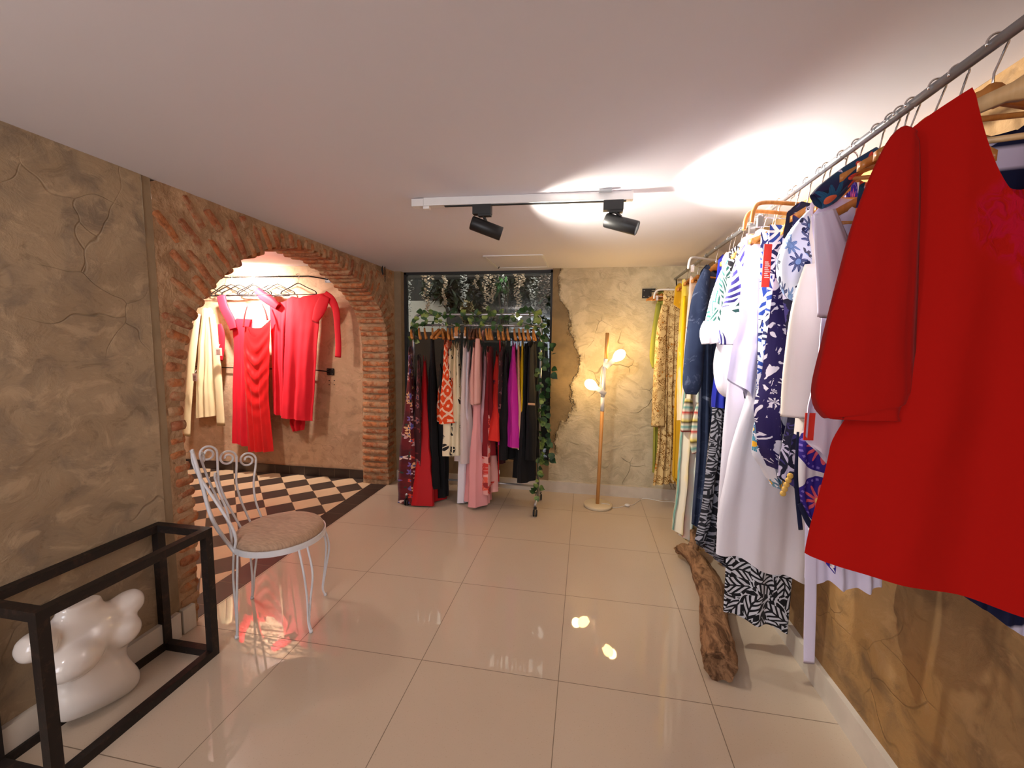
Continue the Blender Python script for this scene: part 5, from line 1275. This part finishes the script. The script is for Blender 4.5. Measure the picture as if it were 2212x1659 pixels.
side('dress', 'dress', 'black dress between red kimono and magenta skirt', 1096, (760, 985), .32, .34, C_BLACK, 76, (.02, .04), seed=20, slabel='wooden hanger carrying the black dress beside magenta')
side('dress', 'dress', 'shiny magenta satin dress', 1111, (740, 957), .34, .36, C_MAG, 74, (.020, .060), seed=21, k=4, slabel='upright wooden hanger above the magenta dress')
side('dress', 'dress', 'beige pink slim dress between magenta and yellow', 1121, (740, 964), .30, .30, C_BEI, 80, (.012, .026), seed=22, slabel='upright wooden hanger above the beige pink dress')
side('dress', 'dress', 'golden yellow slim dress', 1130, (738, 961), .30, .30, C_MUS, 80, (.012, .024), seed=23, slabel='upright wooden hanger above the golden yellow dress')
side('dress', 'dress', 'black dress with thin white hem line at the rack right end', 1140, (745, 1032), .30, .34, C_BLACK, 72, (.02, .05), seed=24, slabel='wooden hanger of the black dress with white hem line')
side('jacket', 'jacket', 'black jacket, rightmost garment on the window rack', 1152, (742, 985), .36, .36, C_BLACK, 66, (.03, .05), seed=25, slabel='rightmost wooden hanger, carrying the black jacket')
bp = at(1148, 872, 1, BY-.17)
tag(MB().tube([(bp.x-.024, bp.y-.02, bp.z), (bp.x+.03, bp.y-.03, bp.z)], .009, 12, ry=1.0).build('belt_buckle', plain('beige_buckle', srgb(206,160,120), .5)), 'small beige buckle bar on the black clothes at the rack right end', 'buckle')
wt_ = at(1078, 1020, 1, BY-.12); tagcard(wt_, Vector((1, 0, 0)), .010, .035, M_WHITE, 'paper_tag', '').select_set(False)
tag(bpy.data.objects['paper_tag'], 'tiny white paper tag beside the dangling red belt', 'tag')
# ivy garland
M_IVY = mat_leafy('ivy_green', srgb(54,86,38), srgb(132,150,74)); M_IVY2 = mat_leafy('ivy_dark', srgb(26,52,26), srgb(52,88,40))
rnd = random.Random(11)
top_path = smooth_path([(BX0+.01, BY-.02, 1.40), (BX0+.02, BY-.02, 1.56), (BX0+.1, BY-.015, BZT+.02), (0, BY-.02, BZT-.01), (.15, BY+.01, BZT+.02), (.32, BY-.02, BZT-.02), (.48, BY, BZT+.025), (.62, BY-.02, BZT-.01), (.76, BY+.01, BZT+.02), (BX1-.02, BY-.02, BZT-.02), (BX1+.01, BY-.02, 1.5), (BX1+.03, BY-.02, 1.3), (BX1-.01, BY-.03, 1.1), (BX1+.035, BY-.03, .92), (BX1-.005, BY-.03, .75), (BX1+.03, BY-.04, .55), (BX1+.0, BY-.05, .38), (BX1+.01, BY-.07, .22), (BX1-.01, BY-.09, .14)], 8)
low_path = smooth_path([(BX0, BY-.02, 1.5), (-.1, BY-.03, BZ+.02), (.05, BY, BZ+.03), (.2, BY-.03, BZ-.01), (.36, BY-.02, BZ+.03), (.52, BY-.03, BZ), (.7, BY-.02, BZ+.03), (BX1, BY-.03, BZ-.02)], 8)
ti = thing('ivy_garland', 'green variegated ivy garland wound over the rack top and down its right post', 'garland', (BX0, BY, 1.6))
MB().tube(top_path, .003, 6).tube(low_path, .003, 6).build('vine', plain('vine_green', srgb(54,70,34), .7), ti)
def leaf(mb, p, dr, s, mi):
    z = dr.normalized(); x = z.cross(Vector((rnd.uniform(-.4, .4), -1, rnd.uniform(-.3, .3)))).normalized(); y = x.cross(z)
    pr = [(0, -.02), (.34, .12), (.46, .38), (.36, .66), (.14, .9), (0, 1.05)]
    vs = [p]; 
    for a, b in pr[1:-1]: vs += [p+(x*a+z*b+y*(.16*a))*s, p+(-x*a+z*b+y*(.16*a))*s]
    vs.append(p+(z*1.05+y*(-.12))*s); vs += [p+(z*b+y*(-.03))*s for a, b in pr[1:-1]]
    n = 4; mid = lambda i: 2*n+2+i; R = lambda i: 1+2*i; Lf = lambda i: 2+2*i; tip = 2*n+1
    fs = [(0, R(0), mid(0)), (0, mid(0), Lf(0))]
    for i in range(n-1): fs += [(R(i), R(i+1), mid(i+1), mid(i)), (mid(i), mid(i+1), Lf(i+1), Lf(i))]
    fs += [(R(n-1), tip, mid(n-1)), (mid(n-1), tip, Lf(n-1))]
    mb.add(vs, fs, None, mi, True)
lf = MB()
for path, dn, out in ((top_path, 1, .05), (low_path, .6, .04)):
    for i in range(len(path)-1):
        for rep in range(1 if (rnd.random() < .9*dn or path[i].z < 1.3) else 0):
            p = path[i].lerp(path[i+1], rnd.random())
            if p.z < .35 and rnd.random() < .3: continue
            d = Vector((rnd.uniform(-1, 1), rnd.uniform(-.8, .3), rnd.uniform(-1, .7)))
            leaf(lf, p+d*.012, d, rnd.uniform(.036, .062), 0 if rnd.random() < .6 else 1)
for k in range(26):      # second strand hanging down behind the right post
    p = Vector((BX1+.06+rnd.uniform(-.03, .05), BY+.02, 1.45-k*.042)); leaf(lf, p, Vector((rnd.uniform(-1, 1), -.4, rnd.uniform(-1, .1))), rnd.uniform(.045, .07), 1)
lf.build('leaves', [M_IVY, M_IVY2], ti)
# ------------------------------------------------------------------ dresses in the alcove
AG = 'dresses hanging on the alcove wall rod'
C_CORAL = cl_plain('coral_red_jersey', srgb(222,24,44), .7, srgb(206,16,36)); C_SATIN = cl_plain('red_satin', srgb(214,22,26), .38, srgb(200,14,20), .6)
C_CREAMJ = cl_plain('cream_jersey', srgb(240,222,176), .75, srgb(230,210,160))
RZ = ca_.z+.02; RY = ca_.y-.13
def AP(px, off=0.0, deg=0): p = at(px, 600, 1, RY); return Pl(p.x, RY+off, deg)
def alc(px, off, name, label, mat, L, R, ztop_py, hlabel, sl=(), hw=.19, deg=0, **kw):
    pl = AP(px, off, deg); zn = pl.p(px, ztop_py)[1]
    return garment(name, 'dress', label, pl, mat, L, R, zn, group=AG, sl=sl, hang=('slim', hlabel, hw, RZ, M_BLACK, .085, .075), **kw)
cream = alc(442, .01, 'tunic', 'long cream tunic with loose sleeves and swing tags, leftmost in the alcove', C_CREAMJ,
    [(436,672),(428,760),(424,840),(424,903)], [(460,672),(462,760),(463,840),(466,898)], 664, 'black velvet hanger carrying the cream tunic', nw=.03, nd=.02, amp=.011, k=2, seed=61,
    sl=[dict(pts=[(433,678,.03),(421,760,.045),(416,820,.042),(411,890,.040),(409,940,.040)], n=.03, fl=.4, folds=3), dict(pts=[(464,680,.03),(472,740,.040),(476,800,.045),(480,860,.044),(483,918,.048)], n=.03, fl=.4, folds=3)])
M_TAG = plain('tag_card', srgb(196,160,146), .7)
for px, py, dx, lab in ((472, 760, .3, 'square swing tag on the right cuff of the cream tunic'), (421, 815, -.15, 'square swing tag on the left sleeve of the cream tunic')):
    p = at(px, py, 1, RY-.10); t = tagcard(p, Vector((.95, dx, 0)).normalized(), .065, .078, M_TAG, 'swing_tag', None, cream); t['label'] = lab
    for k in range(4): tagcard(p+Vector((0, -.003, .02-.013*k)), Vector((.95, dx, 0)).normalized(), .035, .004, plain('tag_ink', srgb(120,80,70), .7), 'printed_line', None, t)
    MB().tube([p+Vector((0, 0, .036)), p+Vector((.01, .01, .075))], .0012, 5).build('string', M_WHITE, t)
alc(500, -.01, 'dress', 'coral red one sleeved dress left of the draped satin dress', C_CORAL,
    [(500,690),(505,740),(504,860),(503,958)], [(545,690),(545,800),(545,940)], 688, 'black velvet hanger above the coral one sleeved dress', nw=.05, nd=.03, amp=.012, k=2, seed=62, hemL=AP(500).p(503,955)[1], hemR=AP(500).p(535,965)[1],
    sl=[dict(pts=[(486,640,.05),(492,665,.05),(505,690,.05),(512,712,.04)], n=.04, fl=.4, folds=3, foldamp=.1, name='shoulder_drape'), dict(pts=[(478,700,.02),(482,720,.034),(483,750,.03),(482,780,.012)], n=.02, fl=.4, folds=2)])
alc(556, -.05, 'gown', 'long draped red satin gown with cowl front, centre of the alcove', C_SATIN,
    [(528,705),(526,760),(530,860),(537,968)], [(584,690),(582,760),(580,860),(590,968)], 706, 'black velvet hanger above the draped satin gown', nw=.085, nd=.10, amp=.016, k=3, seed=63, drape=.014, nu=60, nv=80, hemL=AP(556).p(540,972)[1], hemR=AP(556).p(590,972)[1],
    sl=[dict(pts=[(531,707,.010),(534,682,.008),(540,660,.006)], n=.03, fl=.4, folds=0, name='strap'), dict(pts=[(583,692,.010),(578,672,.008),(570,655,.006)], n=.03, fl=.4, folds=0, name='strap')])
alc(598, .0, 'dress', 'coral jersey dress with gathered side right of the satin gown', C_CORAL,
    [(582,648),(585,720),(588,800),(590,893)], [(622,652),(616,720),(616,800),(618,900)], 650, 'black velvet hanger tilted over the gathered coral dress', nw=.09, nd=.02, amp=.011, k=2, seed=64,
    sl=[dict(pts=[(560,628,.030),(574,640,.045),(592,652,.045),(606,664,.03)], n=.035, fl=.4, folds=4, foldamp=.1, name='shoulder_drape')])
alc(648, -.03, 'dress', 'red one shoulder dress with one long sleeve, rightmost in the alcove', C_CORAL,
    [(619,648),(616,720),(613,800),(608,900)], [(706,632),(690,690),(684,760),(680,830),(675,905)], 640, 'black velvet hanger carrying the red one shoulder dress', nw=.06, nd=.02, amp=.011, k=2, seed=65, nu=60, hemL=AP(648).p(608,901)[1], hemR=AP(648).p(672,908)[1],
    sl=[dict(pts=[(702,634,.028),(716,648,.038),(726,672,.034),(729,710,.030),(731,745,.030),(730,772,.031)], n=.0, fl=.45, folds=2), dict(pts=[(706,640,.05),(694,668,.06),(682,696,.03)], n=.02, fl=.35, folds=3, name='shoulder_drape')])
pl_ = AP(640, .02)
garment('underskirt', 'skirt', 'short red lining hem showing under the red one shoulder dress', pl_, C_CORAL, [(628,880),(628,915),(634,932)], [(664,880),(660,915),(658,928)], pl_.p(645,875)[1], nw=.04, nd=0, amp=.02, k=2, seed=66, group=AG)
for k, (px, off, d) in enumerate(((478, .03, -8), (512, .02, 6), (540, .04, -5), (575, .05, 8))):
    hanger(AP(px, off, d), RZ, .19, 'slim', ['empty black velvet hanger nearest the cream tunic', 'empty black velvet hanger, second from the cream tunic', 'empty black velvet hanger, above the coral one sleeved dress', 'empty black velvet hanger above the satin gown strap'][k], M_BLACK, .085, .075)
